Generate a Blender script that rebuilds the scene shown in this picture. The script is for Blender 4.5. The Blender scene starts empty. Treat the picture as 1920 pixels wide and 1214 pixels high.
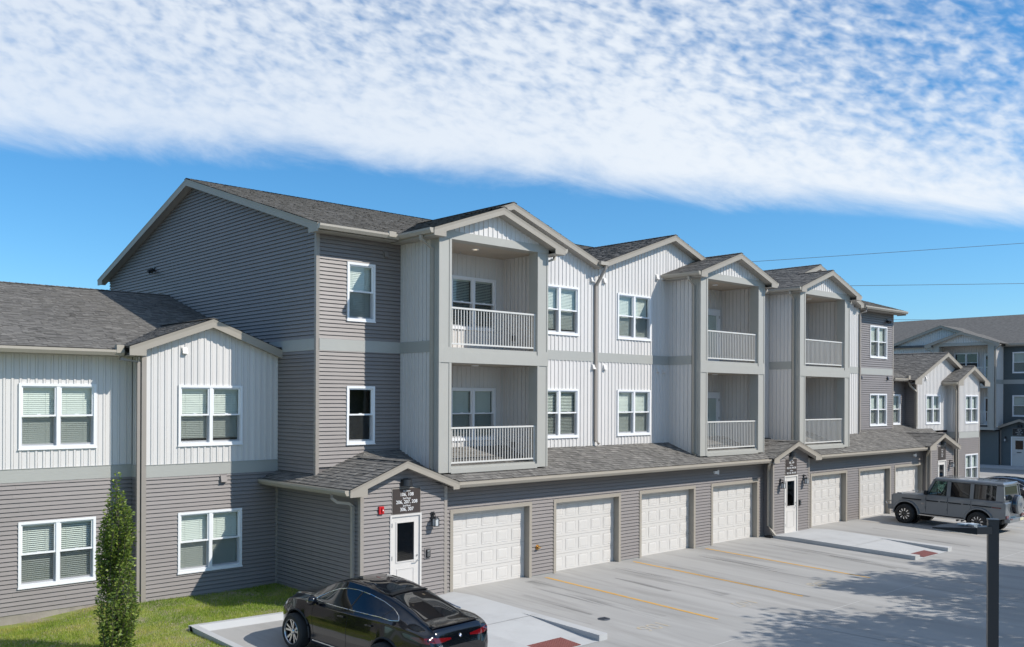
import bpy, bmesh, math, random
import numpy as np
from mathutils import Vector, Matrix
from mathutils.bvhtree import BVHTree
random.seed(7); np.random.seed(7)
SC = bpy.context.scene
COL = SC.collection
R = math.radians

# ------------------------------------------------------------------ camera, sky, sun, exposure
cam = bpy.data.cameras.new('camera'); camo = bpy.data.objects.new('camera', cam); COL.objects.link(camo)
cam.sensor_width = 36; cam.sensor_fit = 'HORIZONTAL'; cam.lens = 1735.0 / 1920 * 36
cam.shift_y = (748.72 - 607) / 1920; cam.clip_start = 0.1; cam.clip_end = 3000
_y, _r = R(47.239), R(0.232)
_F = Vector((math.cos(_y), math.sin(_y), 0)); _R0 = Vector((math.sin(_y), -math.cos(_y), 0)); _U0 = Vector((0, 0, 1))
_Rt = _R0 * math.cos(_r) + _U0 * math.sin(_r); _U = _U0 * math.cos(_r) - _R0 * math.sin(_r)
camo.matrix_world = Matrix(((_Rt.x, _U.x, -_F.x, -12.245), (_Rt.y, _U.y, -_F.y, -20.536), (_Rt.z, _U.z, -_F.z, 5.047), (0, 0, 0, 1)))
SC.camera = camo
SUN_EL = R(41); SUN_DIR = Vector((0.562 * math.cos(SUN_EL), -0.827 * math.cos(SUN_EL), math.sin(SUN_EL)))
SUN_ROT = math.atan2(SUN_DIR.x, SUN_DIR.y)
sun = bpy.data.lights.new('sun', 'SUN'); suno = bpy.data.objects.new('sun', sun); COL.objects.link(suno)
sun.energy = 4.4; sun.angle = R(0.55); sun.color = (1.0, 0.94, 0.85)
suno.rotation_euler = (-SUN_DIR).to_track_quat('-Z', 'Y').to_euler()
SC.view_settings.view_transform = 'Standard'; SC.view_settings.look = 'None'
SC.view_settings.exposure = 0.12; SC.view_settings.gamma = 1.0; SC.view_settings.use_curve_mapping = False

world = bpy.data.worlds.new('World'); SC.world = world; world.use_nodes = True
def make_world():
    nt = world.node_tree; nt.nodes.clear(); N = nt.nodes.new; L = nt.links.new
    out = N('ShaderNodeOutputWorld'); bg = N('ShaderNodeBackground'); L(bg.outputs[0], out.inputs[0]); bg.inputs[1].default_value = 0.085
    sky = N('ShaderNodeTexSky'); sky.sky_type = 'NISHITA'; sky.sun_disc = False; sky.sun_elevation = SUN_EL; sky.sun_rotation = SUN_ROT
    sky.air_density = 1.0; sky.dust_density = 0.3; sky.ozone_density = 3.0
    hsv = N('ShaderNodeHueSaturation'); hsv.inputs['Saturation'].default_value = 1.17; hsv.inputs['Hue'].default_value = 0.485; hsv.inputs['Value'].default_value = 1.12; L(sky.outputs[0], hsv.inputs['Color'])
    tc = N('ShaderNodeTexCoord'); sep = N('ShaderNodeSeparateXYZ'); L(tc.outputs['Generated'], sep.inputs[0])
    def M(op, a, b=None, c=None):
        n = N('ShaderNodeMath'); n.operation = op
        for i, x in enumerate((a, b, c)):
            if x is None: continue
            if isinstance(x, (int, float)): n.inputs[i].default_value = x
            else: L(x, n.inputs[i])
        return n.outputs[0]
    zc = M('MAXIMUM', M('ADD', sep.outputs[2], 0.02), 0.03)
    # direction onto a cloud sheet, turned so that p runs across the picture and q away from the camera
    cx = M('DIVIDE', sep.outputs[0], zc); cy = M('DIVIDE', sep.outputs[1], zc)
    p = M('ADD', M('MULTIPLY', cx, _R0.x), M('MULTIPLY', cy, _R0.y)); q = M('ADD', M('MULTIPLY', cx, _F.x), M('MULTIPLY', cy, _F.y))
    # sheet edge follows q = 4.05 + .31 p
    e = M('SUBTRACT', M('ADD', M('MULTIPLY', p, 0.31), 3.92), q)
    cmb = N('ShaderNodeCombineXYZ'); L(p, cmb.inputs[0]); L(q, cmb.inputs[1])
    def noise(scale, detail, rough, sx=1, sy=1, rot=0, dist=0, off=0):
        mp = N('ShaderNodeMapping'); L(cmb.outputs[0], mp.inputs[0]); mp.inputs['Scale'].default_value = (sx, sy, 1); mp.inputs['Rotation'].default_value = (0, 0, rot); mp.inputs['Location'].default_value = (off, off * .7, off)
        n = N('ShaderNodeTexNoise'); L(mp.outputs[0], n.inputs[0]); n.inputs['Scale'].default_value = scale; n.inputs['Detail'].default_value = detail; n.inputs['Roughness'].default_value = rough; n.inputs['Distortion'].default_value = dist
        return n.outputs[0]
    def dnoise(scale, detail, rough, st=(1, 1, 1), off=0.0, dist=0.0):
        # along picture-right, view and up axes, so the puffs keep one angular size
        rx = M('ADD', M('MULTIPLY', sep.outputs[0], _R0.x), M('MULTIPLY', sep.outputs[1], _R0.y)); ry = M('ADD', M('MULTIPLY', sep.outputs[0], _F.x), M('MULTIPLY', sep.outputs[1], _F.y))
        sk = M('ADD', M('MULTIPLY', sep.outputs[2], st[2]), M('MULTIPLY', rx, 0.22 * st[2])); c3 = N('ShaderNodeCombineXYZ'); L(M('ADD', M('MULTIPLY', rx, st[0]), off), c3.inputs[0]); L(M('MULTIPLY', ry, st[1]), c3.inputs[1]); L(sk, c3.inputs[2])
        n = N('ShaderNodeTexNoise'); L(c3.outputs[0], n.inputs[0]); n.inputs['Scale'].default_value = scale; n.inputs['Detail'].default_value = detail; n.inputs['Roughness'].default_value = rough; n.inputs['Distortion'].default_value = dist
        return n.outputs[0]
    big = dnoise(5, 3, 0.5, (1, 1, 2.2), 3.1, 0.3)
    ripple = dnoise(84, 2.5, 0.5, (.62, 1, 1.3), 0, 0.2)
    fine = dnoise(110, 4, 0.6, (.8, 1, 1.2), 5, 0.3)
    wisp = dnoise(9, 8, 0.62, (.6, 1, 1.8), 9, 0.5)
    edge = M('ADD', e, M('MULTIPLY', M('SUBTRACT', wisp, 0.5), 1.1))
    mask = N('ShaderNodeMapRange'); mask.interpolation_type = 'SMOOTHSTEP'; mask.inputs[1].default_value = -0.16; mask.inputs[2].default_value = 0.50; L(edge, mask.inputs[0])
    # the sheet breaks up into puffs with blue between them towards the zenith
    thin = N('ShaderNodeMapRange'); thin.inputs[1].default_value = 0.35; thin.inputs[2].default_value = 2.0; thin.inputs[3].default_value = 0.95; thin.inputs[4].default_value = 0.50; L(e, thin.inputs[0])
    amp = N('ShaderNodeMapRange'); amp.inputs[1].default_value = 0.2; amp.inputs[2].default_value = 1.5; amp.inputs[3].default_value = 0.30; amp.inputs[4].default_value = 1.0; L(e, amp.inputs[0])
    right = N('ShaderNodeMapRange'); right.inputs[1].default_value = 0.5; right.inputs[2].default_value = 1.4; right.inputs[3].default_value = 0.0; right.inputs[4].default_value = -0.30; L(M('MULTIPLY', p, M('MULTIPLY', e, 0.55)), right.inputs[0])
    tex = M('ADD', M('MULTIPLY', M('SUBTRACT', ripple, 0.5), 1.3), M('ADD', M('MULTIPLY', M('SUBTRACT', big, 0.5), 0.85), M('MULTIPLY', M('SUBTRACT', fine, 0.5), 0.25)))
    d = M('ADD', M('ADD', thin.outputs[0], M('MULTIPLY', tex, amp.outputs[0])), right.outputs[0])
    dens = N('ShaderNodeMapRange'); dens.interpolation_type = 'SMOOTHSTEP'; dens.inputs[1].default_value = 0.0; dens.inputs[2].default_value = 1.0; dens.inputs[3].default_value = 0.0; dens.inputs[4].default_value = 0.96; L(d, dens.inputs[0])
    a = M('MULTIPLY', dens.outputs[0], mask.outputs[0])
    over = N('ShaderNodeMapRange'); over.interpolation_type = 'SMOOTHSTEP'; over.inputs[1].default_value = 2.1; over.inputs[2].default_value = 3.1; over.inputs[3].default_value = 1; ov4 = N('ShaderNodeMapRange'); ov4.inputs[1].default_value = -1.2; ov4.inputs[2].default_value = 0.0; ov4.inputs[3].default_value = 0.0; ov4.inputs[4].default_value = 1.0; L(p, ov4.inputs[0]); L(ov4.outputs[0], over.inputs[4]); L(e, over.inputs[0])  # overhead cloud out of view, shaped for fill light: cleared left, kept right
    a = M('MULTIPLY', a, over.outputs[0])
    veil = N('ShaderNodeMapRange'); veil.inputs[1].default_value = -1.2; veil.inputs[2].default_value = 0.9; veil.inputs[3].default_value = 0.84; veil.inputs[4].default_value = 1.0; L(p, veil.inputs[0]); a = M('MULTIPLY', a, veil.outputs[0])
    mix = N('ShaderNodeMix'); mix.data_type = 'RGBA'; L(a, mix.inputs[0]); bal = N('ShaderNodeMix'); bal.data_type = 'RGBA'; bal.blend_type = 'MULTIPLY'; bal.inputs[0].default_value = 1.0; L(hsv.outputs[0], bal.inputs[6]); bal.inputs[7].default_value = (0.80, 1.16, 1.50, 1); L(bal.outputs[2], mix.inputs[6]); mix.inputs[7].default_value = (9.5, 10.1, 10.8, 1)
    L(mix.outputs[2], bg.inputs[0])
make_world()

# ------------------------------------------------------------------ materials
MAT = {}
def mat(name, col, rough=0.6, metal=0.0, var=0.0, vscale=3.0, vstretch=(1, 1, 1), bump=0.0, bscale=80.0, bstretch=(1, 1, 1), rnd=0.0, coat=0.0, spec=0.5, col2=None, c2scale=1.0, c2lo=0.45, c2hi=0.65, c2stretch=(1, 1, 1), emit=None, estr=0.0, tint=None):
    m = bpy.data.materials.new(name); m.use_nodes = True; nt = m.node_tree; N = nt.nodes.new; L = nt.links.new
    b = nt.nodes['Principled BSDF']; b.inputs['Roughness'].default_value = rough; b.inputs['Metallic'].default_value = metal
    b.inputs['Specular IOR Level'].default_value = spec; b.inputs['Coat Weight'].default_value = coat; b.inputs['Coat Roughness'].default_value = 0.03
    geo = N('ShaderNodeNewGeometry')
    def nz(scale, stretch, detail=4, rough_=0.6):
        mp = N('ShaderNodeMapping'); L(geo.outputs['Position'], mp.inputs[0]); mp.inputs['Scale'].default_value = stretch
        n = N('ShaderNodeTexNoise'); L(mp.outputs[0], n.inputs[0]); n.inputs['Scale'].default_value = scale; n.inputs['Detail'].default_value = detail; n.inputs['Roughness'].default_value = rough_
        return n.outputs[0]
    c = N('ShaderNodeRGB'); c.outputs[0].default_value = (*col, 1); cur = c.outputs[0]
    if tint:   # per face tint stored on the geometry (each shingle or leaf has its own shade of granules)
        at = N('ShaderNodeAttribute'); at.attribute_name = 'tint'
        rp = N('ShaderNodeValToRGB'); L(at.outputs['Fac'], rp.inputs[0]); els = rp.color_ramp.elements
        for i, (pp, cc) in enumerate(tint):
            e = els[i] if i < 2 else els.new(pp)
            e.position = pp; e.color = (*cc, 1)
        cur = rp.outputs[0]
    if col2:
        mr = N('ShaderNodeMapRange'); L(nz(c2scale, c2stretch, 5, 0.6), mr.inputs[0]); mr.inputs[1].default_value = c2lo; mr.inputs[2].default_value = c2hi
        mx = N('ShaderNodeMix'); mx.data_type = 'RGBA'; L(mr.outputs[0], mx.inputs[0]); L(cur, mx.inputs[6]); mx.inputs[7].default_value = (*col2, 1); cur = mx.outputs[2]
    if var or rnd:
        h = N('ShaderNodeHueSaturation'); L(cur, h.inputs['Color']); v = None
        if var:
            mr = N('ShaderNodeMapRange'); L(nz(vscale, vstretch), mr.inputs[0]); mr.inputs[1].default_value = 0.25; mr.inputs[2].default_value = 0.75; mr.inputs[3].default_value = 1 - var; mr.inputs[4].default_value = 1 + var; v = mr.outputs[0]
        if rnd:
            oi = N('ShaderNodeObjectInfo'); mr2 = N('ShaderNodeMapRange'); L(oi.outputs['Random'], mr2.inputs[0]); mr2.inputs[3].default_value = 1 - rnd; mr2.inputs[4].default_value = 1 + rnd
            if v:
                mm = N('ShaderNodeMath'); mm.operation = 'MULTIPLY'; L(v, mm.inputs[0]); L(mr2.outputs[0], mm.inputs[1]); v = mm.outputs[0]
            else: v = mr2.outputs[0]
        L(v, h.inputs['Value']); cur = h.outputs[0]
    L(cur, b.inputs['Base Color'])
    if bump:
        bp = N('ShaderNodeBump'); bp.inputs['Strength'].default_value = bump; bp.inputs['Distance'].default_value = 0.01; L(nz(bscale, bstretch, 3, 0.6), bp.inputs['Height']); L(bp.outputs[0], b.inputs['Normal'])
    if emit: b.inputs['Emission Color'].default_value = (*emit, 1); b.inputs['Emission Strength'].default_value = estr
    MAT[name] = m; return m

LAPC = (0.218, 0.196, 0.188)
mat('lap', LAPC, 0.5, var=0.05, vscale=1.2, bump=0.25, bscale=60, bstretch=(.08, .08, 1.4), rnd=0.035)
mat('lap_teal', (0.105, 0.125, 0.13), 0.5, var=0.05, vscale=1.2, bump=0.2, bscale=60, bstretch=(.08, .08, 1.4), rnd=0.03)
mat('white_siding', (0.65, 0.63, 0.61), 0.5, var=0.03, vscale=0.8, vstretch=(1, 1, .25), bump=0.12, bscale=70, bstretch=(1.4, 1.4, .06), rnd=0.03)
mat('band', (0.375, 0.378, 0.355), 0.55, var=0.03, vscale=2, bump=0.35, bscale=50, bstretch=(.12, .12, 1.5))
mat('trim_grey', (0.395, 0.388, 0.355), 0.5, var=0.03, vscale=2, bump=0.2, bscale=60, bstretch=(1.3, 1.3, .1))
mat('trim_tan', (0.335, 0.302, 0.255), 0.5, var=0.04, vscale=2.5, bump=0.1, bscale=50)
mat('corner_trim', (0.30, 0.27, 0.24), 0.5, var=0.03)
mat('gutter', (0.39, 0.352, 0.295), 0.38, var=0.03)
mat('soffit', (0.36, 0.335, 0.30), 0.6, var=0.03)
mat('ceiling', (0.44, 0.38, 0.31), 0.6, var=0.04)
mat('door_white', (0.60, 0.575, 0.545), 0.45, var=0.025, vscale=2, bump=0.1, bscale=40, bstretch=(.3, .3, 1.5), rnd=0.015)
mat('vinyl', (0.79, 0.80, 0.82), 0.35, var=0.01)
mat('rail', (0.62, 0.61, 0.58), 0.35)
mat('sheath', (0.16, 0.145, 0.14), 0.8)
mat('sheath_white', (0.30, 0.29, 0.285), 0.8)
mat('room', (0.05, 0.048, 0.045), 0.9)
mat('blind', (0.74, 0.76, 0.71), 0.55, rnd=0.04)
mat('dark_metal', (0.028, 0.03, 0.034), 0.4, metal=0.3)
mat('black_plastic', (0.014, 0.015, 0.017), 0.55, spec=0.25)
mat('sign_brown', (0.045, 0.034, 0.03), 0.5, var=0.05)
mat('sign_black', (0.02, 0.02, 0.022), 0.5)
mat('white_print', (0.8, 0.8, 0.8), 0.5)
mat('red_plastic', (0.50, 0.012, 0.018), 0.35)
mat('brass', (0.45, 0.27, 0.10), 0.35, metal=0.8)
mat('steel', (0.55, 0.55, 0.55), 0.3, metal=0.9)
mat('lamp_glass', (0.50, 0.52, 0.53), 0.3)
mat('lit_lens', (0.9, 0.8, 0.62), 0.4, emit=(1.0, 0.78, 0.48), estr=1.6)
mat('concrete', (0.345, 0.338, 0.325), 0.8, var=0.17, vscale=0.45, vstretch=(1.7, .2, 1), bump=0.3, bscale=60, col2=(0.225, 0.217, 0.205), c2scale=1.5, c2lo=0.50, c2hi=0.80, c2stretch=(1.0, .11, 1))
mat('concrete_walk', (0.445, 0.45, 0.45), 0.8, var=0.05, vscale=1.5, bump=0.2, bscale=70, col2=(0.39, 0.39, 0.39), c2scale=1.2, c2lo=0.52, c2hi=0.78)
mat('kerb', (0.36, 0.355, 0.34), 0.85, var=0.08, vscale=3, bump=0.25, bscale=60)
mat('foundation', (0.30, 0.27, 0.235), 0.9, var=0.18, vscale=4, bump=0.5, bscale=30)
mat('yellow_paint', (0.60, 0.33, 0.06), 0.6, var=0.08, vscale=6, col2=(0.44, 0.36, 0.22), c2scale=8, c2lo=0.52, c2hi=0.72)
mat('worn_yellow', (0.46, 0.37, 0.23), 0.7, col2=(0.40, 0.39, 0.37), c2scale=7, c2lo=0.40, c2hi=0.56)
mat('faint_yellow', (0.45, 0.385, 0.28), 0.7, col2=(0.39, 0.38, 0.36), c2scale=5, c2lo=0.38, c2hi=0.6)
mat('joint_white', (0.50, 0.50, 0.49), 0.8, col2=(0.41, 0.40, 0.385), c2scale=1.2, c2lo=0.45, c2hi=0.6)
mat('joint_dark', (0.22, 0.22, 0.21), 0.9)
mat('tactile', (0.19, 0.06, 0.05), 0.6, var=0.12, vscale=5)
mat('stain', (0.20, 0.20, 0.20), 0.7)
mat('iron', (0.10, 0.115, 0.14), 0.5, metal=0.4)
mat('soil', (0.27, 0.235, 0.165), 0.95, var=0.25, vscale=6, bump=0.6, bscale=25, col2=(0.20, 0.24, 0.05), c2scale=1.6, c2lo=0.38, c2hi=0.56)
mat('far_ground', (0.12, 0.14, 0.06), 0.95, var=0.3, vscale=0.05)
mat('bark', (0.10, 0.085, 0.065), 0.9, var=0.2, vscale=20, bump=0.6, bscale=60, bstretch=(1, 1, .2))
mat('leaf', (0.05, 0.08, 0.02), 0.5, tint=[(0.0, (0.035, 0.075, 0.012)), (1.0, (0.40, 0.46, 0.09)), (0.55, (0.16, 0.235, 0.04))])
mat('grass', (0.08, 0.12, 0.02), 0.6, tint=[(0.0, (0.12, 0.23, 0.022)), (1.0, (0.62, 0.53, 0.22)), (0.45, (0.29, 0.40, 0.045)), (0.75, (0.46, 0.47, 0.10))])
SHT = [(0.0, (0.075, 0.071, 0.066)), (1.0, (0.28, 0.265, 0.245)), (0.35, (0.15, 0.143, 0.133)), (0.7, (0.205, 0.195, 0.18))]
mat('shingle', (0.08, 0.08, 0.08), 0.9, tint=SHT, var=0.12, vscale=0.9, bump=0.7, bscale=120, spec=0.25)
mat('roof_far', (0.135, 0.13, 0.123), 0.95, var=0.35, vscale=9, vstretch=(.5, .5, 3), spec=0.2, bump=0.6, bscale=9, bstretch=(.5, .5, 3))
mat('roof_base', (0.035, 0.033, 0.032), 0.9)
mat('wire', (0.10, 0.13, 0.16), 0.6)
mat('paint_black', (0.0015, 0.0022, 0.005), 0.14, metal=0.0, coat=0.9, spec=0.3)
mat('paint_grey', (0.15, 0.165, 0.18), 0.32, metal=0.1, coat=1.0)
mat('paint_navy', (0.004, 0.007, 0.016), 0.22, metal=0.3, coat=1.0)
mat('car_glass', (0.003, 0.004, 0.007), 0.02, spec=0.7, coat=0.3)
mat('chrome', (0.72, 0.74, 0.78), 0.12, metal=1.0)
mat('tyre', (0.018, 0.018, 0.018), 0.75)
mat('rim_silver', (0.58, 0.57, 0.56), 0.25, metal=0.9)
mat('rim_black', (0.012, 0.012, 0.013), 0.25, coat=0.6)
mat('tail_red', (0.10, 0.002, 0.005), 0.12, coat=0.6)
mat('head_lens', (0.55, 0.58, 0.6), 0.1, coat=1.0)
mat('cladding', (0.020, 0.020, 0.021), 0.55)
mat('seat', (0.10, 0.13, 0.15), 0.5)
mat('plate', (0.62, 0.58, 0.40), 0.4)
mat('badge_blue', (0.02, 0.09, 0.30), 0.3, coat=0.5)

def glass_mat(name, tint, refl=1.0):
    m = bpy.data.materials.new(name); m.use_nodes = True; nt = m.node_tree; nt.nodes.clear(); N = nt.nodes.new; L = nt.links.new
    o = N('ShaderNodeOutputMaterial'); mx = N('ShaderNodeMixShader'); t = N('ShaderNodeBsdfTransparent'); g = N('ShaderNodeBsdfGlossy'); fr = N('ShaderNodeFresnel')
    t.inputs[0].default_value = (*tint, 1); g.inputs['Roughness'].default_value = 0.005; g.inputs['Color'].default_value = (refl, refl, refl, 1); 
    bk = N('ShaderNodeNewGeometry'); ex = N('ShaderNodeMapRange'); ex.inputs[3].default_value = 1.62; ex.inputs[4].default_value = 1 / 1.62; L(bk.outputs['Backfacing'], ex.inputs[0]); L(ex.outputs[0], fr.inputs[0])   # same reflectance from both sides of the pane
    nz = N('ShaderNodeTexNoise'); nz.inputs['Scale'].default_value = 1.3; geo = N('ShaderNodeNewGeometry'); L(geo.outputs['Position'], nz.inputs[0])
    bp = N('ShaderNodeBump'); bp.inputs['Strength'].default_value = 0.06; bp.inputs['Distance'].default_value = 0.05; L(nz.outputs[0], bp.inputs['Height']); L(bp.outputs[0], g.inputs['Normal'])
    L(fr.outputs[0], mx.inputs[0]); L(t.outputs[0], mx.inputs[1]); L(g.outputs[0], mx.inputs[2]); L(mx.outputs[0], o.inputs[0]); MAT[name] = m
glass_mat('glass', (0.84, 0.885, 0.87)); glass_mat('door_glass', (0.25, 0.28, 0.30)); glass_mat('clear_car_glass', (0.55, 0.66, 0.64))
def screen_mat():
    m = bpy.data.materials.new('insect_screen'); m.use_nodes = True; nt = m.node_tree; nt.nodes.clear(); N = nt.nodes.new; L = nt.links.new
    o = N('ShaderNodeOutputMaterial'); mx = N('ShaderNodeMixShader'); t = N('ShaderNodeBsdfTransparent'); d = N('ShaderNodeBsdfDiffuse'); d.inputs[0].default_value = (0.10, 0.105, 0.108, 1)
    t.inputs[0].default_value = (0.80, 0.80, 0.80, 1)
    mx.inputs[0].default_value = 0.22; L(t.outputs[0], mx.inputs[1]); L(d.outputs[0], mx.inputs[2]); L(mx.outputs[0], o.inputs[0]); MAT['screen'] = m
screen_mat()
def leaf_translucent(name, amt):
    m = MAT[name]; nt = m.node_tree; N = nt.nodes.new; L = nt.links.new
    b = nt.nodes['Principled BSDF']; out = nt.nodes['Material Output']; src = b.inputs['Base Color'].links[0].from_socket
    t = N('ShaderNodeBsdfTranslucent'); L(src, t.inputs[0]); mx = N('ShaderNodeMixShader'); mx.inputs[0].default_value = amt
    L(b.outputs[0], mx.inputs[1]); L(t.outputs[0], mx.inputs[2]); L(mx.outputs[0], out.inputs[0])
leaf_translucent('leaf', 0.35); leaf_translucent('grass', 0.45)

# ------------------------------------------------------------------ mesh helpers
def wloc(o):
    v = Vector((0, 0, 0))
    while o is not None: v += o.location; o = o.parent
    return v
class MB:
    def __init__(s): s.v = []; s.f = []; s.m = []; s.t = None; s.cm = 0
    def add(s, vs, fs):
        b = len(s.v); s.v.extend([tuple(p) for p in vs]); s.f.extend([tuple(b + i for i in f) for f in fs]); s.m.extend([s.cm] * len(fs))
    def box(s, x0, x1, y0, y1, z0, z1):
        s.add([(x0, y0, z0), (x1, y0, z0), (x1, y1, z0), (x0, y1, z0), (x0, y0, z1), (x1, y0, z1), (x1, y1, z1), (x0, y1, z1)],
              [(0, 3, 2, 1), (4, 5, 6, 7), (0, 1, 5, 4), (1, 2, 6, 5), (2, 3, 7, 6), (3, 0, 4, 7)])
    def hexa(s, p): s.add(p, [(0, 3, 2, 1), (4, 5, 6, 7), (0, 1, 5, 4), (1, 2, 6, 5), (2, 3, 7, 6), (3, 0, 4, 7)])
    def fbox(s, fr, u0, u1, z0, z1, d0, d1):      # d outward
        s.hexa([fr(u0, z0, d1), fr(u1, z0, d1), fr(u1, z0, d0), fr(u0, z0, d0), fr(u0, z1, d1), fr(u1, z1, d1), fr(u1, z1, d0), fr(u0, z1, d0)])
    def prism(s, poly, off):                       # poly: list of 3d pts; off: extrude vector
        n = len(poly); o = Vector(off); a = [Vector(p) for p in poly]
        s.add(a + [p + o for p in a], [tuple(range(n - 1, -1, -1)), tuple(range(n, 2 * n))] + [(i, (i + 1) % n, n + (i + 1) % n, n + i) for i in range(n)])
    def tube(s, path, r, n=8, cap=True, rect=None):
        pts = [Vector(p) for p in path]; rings = []
        for i, p in enumerate(pts):
            t = (pts[min(i + 1, len(pts) - 1)] - pts[max(i - 1, 0)]).normalized()
            up = Vector((0, 0, 1)) if abs(t.z) < 0.9 else Vector((0, 1, 0))
            a = t.cross(up).normalized(); b = a.cross(t).normalized()
            if rect: ring = [p + a * (x * rect[0] / 2) + b * (y * rect[1] / 2) for x, y in ((-1, -1), (1, -1), (1, 1), (-1, 1))]
            else: ring = [p + (a * math.cos(2 * math.pi * k / n) + b * math.sin(2 * math.pi * k / n)) * (r[i] if isinstance(r, (list, tuple)) else r) for k in range(n)]
            rings.append(ring)
        m = len(rings[0]); vs = [q for g in rings for q in g]; fs = []
        for i in range(len(rings) - 1):
            for k in range(m): fs.append((i * m + k, i * m + (k + 1) % m, (i + 1) * m + (k + 1) % m, (i + 1) * m + k))
        if cap: fs += [tuple(range(m - 1, -1, -1)), tuple((len(rings) - 1) * m + k for k in range(m))]
        s.add(vs, fs)
    def lathe(s, prof, c, axis, n=32):            # prof (r, h) about axis through c
        ax = Vector(axis).normalized(); up = Vector((0, 0, 1)) if abs(ax.z) < 0.9 else Vector((1, 0, 0)); a = ax.cross(up).normalized(); b = ax.cross(a)
        vs = []; c = Vector(c)
        for r, h in prof:
            for k in range(n): th = 2 * math.pi * k / n; vs.append(c + ax * h + (a * math.cos(th) + b * math.sin(th)) * r)
        fs = [(i * n + k, i * n + (k + 1) % n, (i + 1) * n + (k + 1) % n, (i + 1) * n + k) for i in range(len(prof) - 1) for k in range(n)]
        s.add(vs, fs)
    def mesh(s, name, mats, off=(0, 0, 0), smooth=None):
        me = bpy.data.meshes.new(name); o = Vector(off)
        me.from_pydata([(p[0] - o[0], p[1] - o[1], p[2] - o[2]) for p in s.v], [], s.f)
        if not isinstance(mats, (list, tuple)): mats = [mats]
        for k in mats: me.materials.append(MAT[k])
        if len(mats) > 1: me.polygons.foreach_set('material_index', s.m)
        if s.t is not None:
            at = me.attributes.new('tint', 'FLOAT', 'FACE'); at.data.foreach_set('value', np.array(s.t, dtype=np.float32))
        if smooth is not None:
            me.polygons.foreach_set('use_smooth', [True] * len(me.polygons)); me.set_sharp_from_angle(angle=R(smooth))
        me.update(); return me
    def build(s, name, mats, parent=None, smooth=None, origin=None, kind=None):
        off = wloc(parent) if parent is not None else Vector((0, 0, 0))
        if origin is not None: off = off * 0 + Vector(origin)
        me = s.mesh(name, mats, off, smooth); o = bpy.data.objects.new(name, me); COL.objects.link(o)
        if parent is not None:
            o.parent = parent
            if origin is not None: o.location = Vector(origin) - wloc(parent)
        elif origin is not None: o.location = origin
        if kind: o['kind'] = kind
        return o
def inst(name, me, parent, loc=(0, 0, 0), rot=0.0):
    o = bpy.data.objects.new(name, me); COL.objects.link(o); o.parent = parent; o.location = loc; o.rotation_euler = (0, 0, rot); return o
def tag(o, label, cat, group=None):
    o['label'] = label; o['category'] = cat
    if group: o['group'] = group
    return o
def thing(name, label, cat, loc, group=None):
    o = bpy.data.objects.new(name, None); COL.objects.link(o); o.location = loc; o.empty_display_size = 0.3; return tag(o, label, cat, group)
def frame(kind, ox, oy):
    if kind == 'S': f = lambda u, z, d=0: Vector((ox + u, oy - d, z))       # faces -Y
    elif kind == 'W': f = lambda u, z, d=0: Vector((ox - d, oy - u, z))     # faces -X, u runs towards -Y
    elif kind == 'E': f = lambda u, z, d=0: Vector((ox + d, oy + u, z))
    f_rot = {'S': 0.0, 'W': -math.pi / 2, 'E': math.pi / 2}[kind]
    f.__dict__['rot'] = f_rot; return f

def sheathing(fr, u0, u1, z0, z1, holes, mname, parent, name='wall', d=-0.02, top=None):
    us = sorted({u0, u1} | {min(max(h[i], u0), u1) for h in holes for i in (0, 1)}); zs = sorted({z0, z1} | {min(max(h[i], z0), z1) for h in holes for i in (2, 3)})
    mb = MB()
    for a, b in zip(us[:-1], us[1:]):
        for c, e in zip(zs[:-1], zs[1:]):
            if b - a < 1e-4 or e - c < 1e-4: continue
            um, zm = (a + b) / 2, (c + e) / 2
            if any(h[0] < um < h[1] and h[2] < zm < h[3] for h in holes): continue
            mb.add([fr(a, c, d), fr(b, c, d), fr(b, e, d), fr(a, e, d)], [(0, 1, 2, 3)])
    if top: mb.add([fr(u, z, d) for u, z in top], [tuple(range(len(top)))])
    return mb.build(name, mname, parent)

def minus(iv, cuts):
    out = [iv]
    for c0, c1 in cuts:
        nx = []
        for a, b in out:
            if c1 <= a or c0 >= b: nx.append((a, b)); continue
            if c0 > a: nx.append((a, c0))
            if c1 < b: nx.append((c1, b))
        out = nx
    return [(a, b) for a, b in out if b - a > 0.008]

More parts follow.
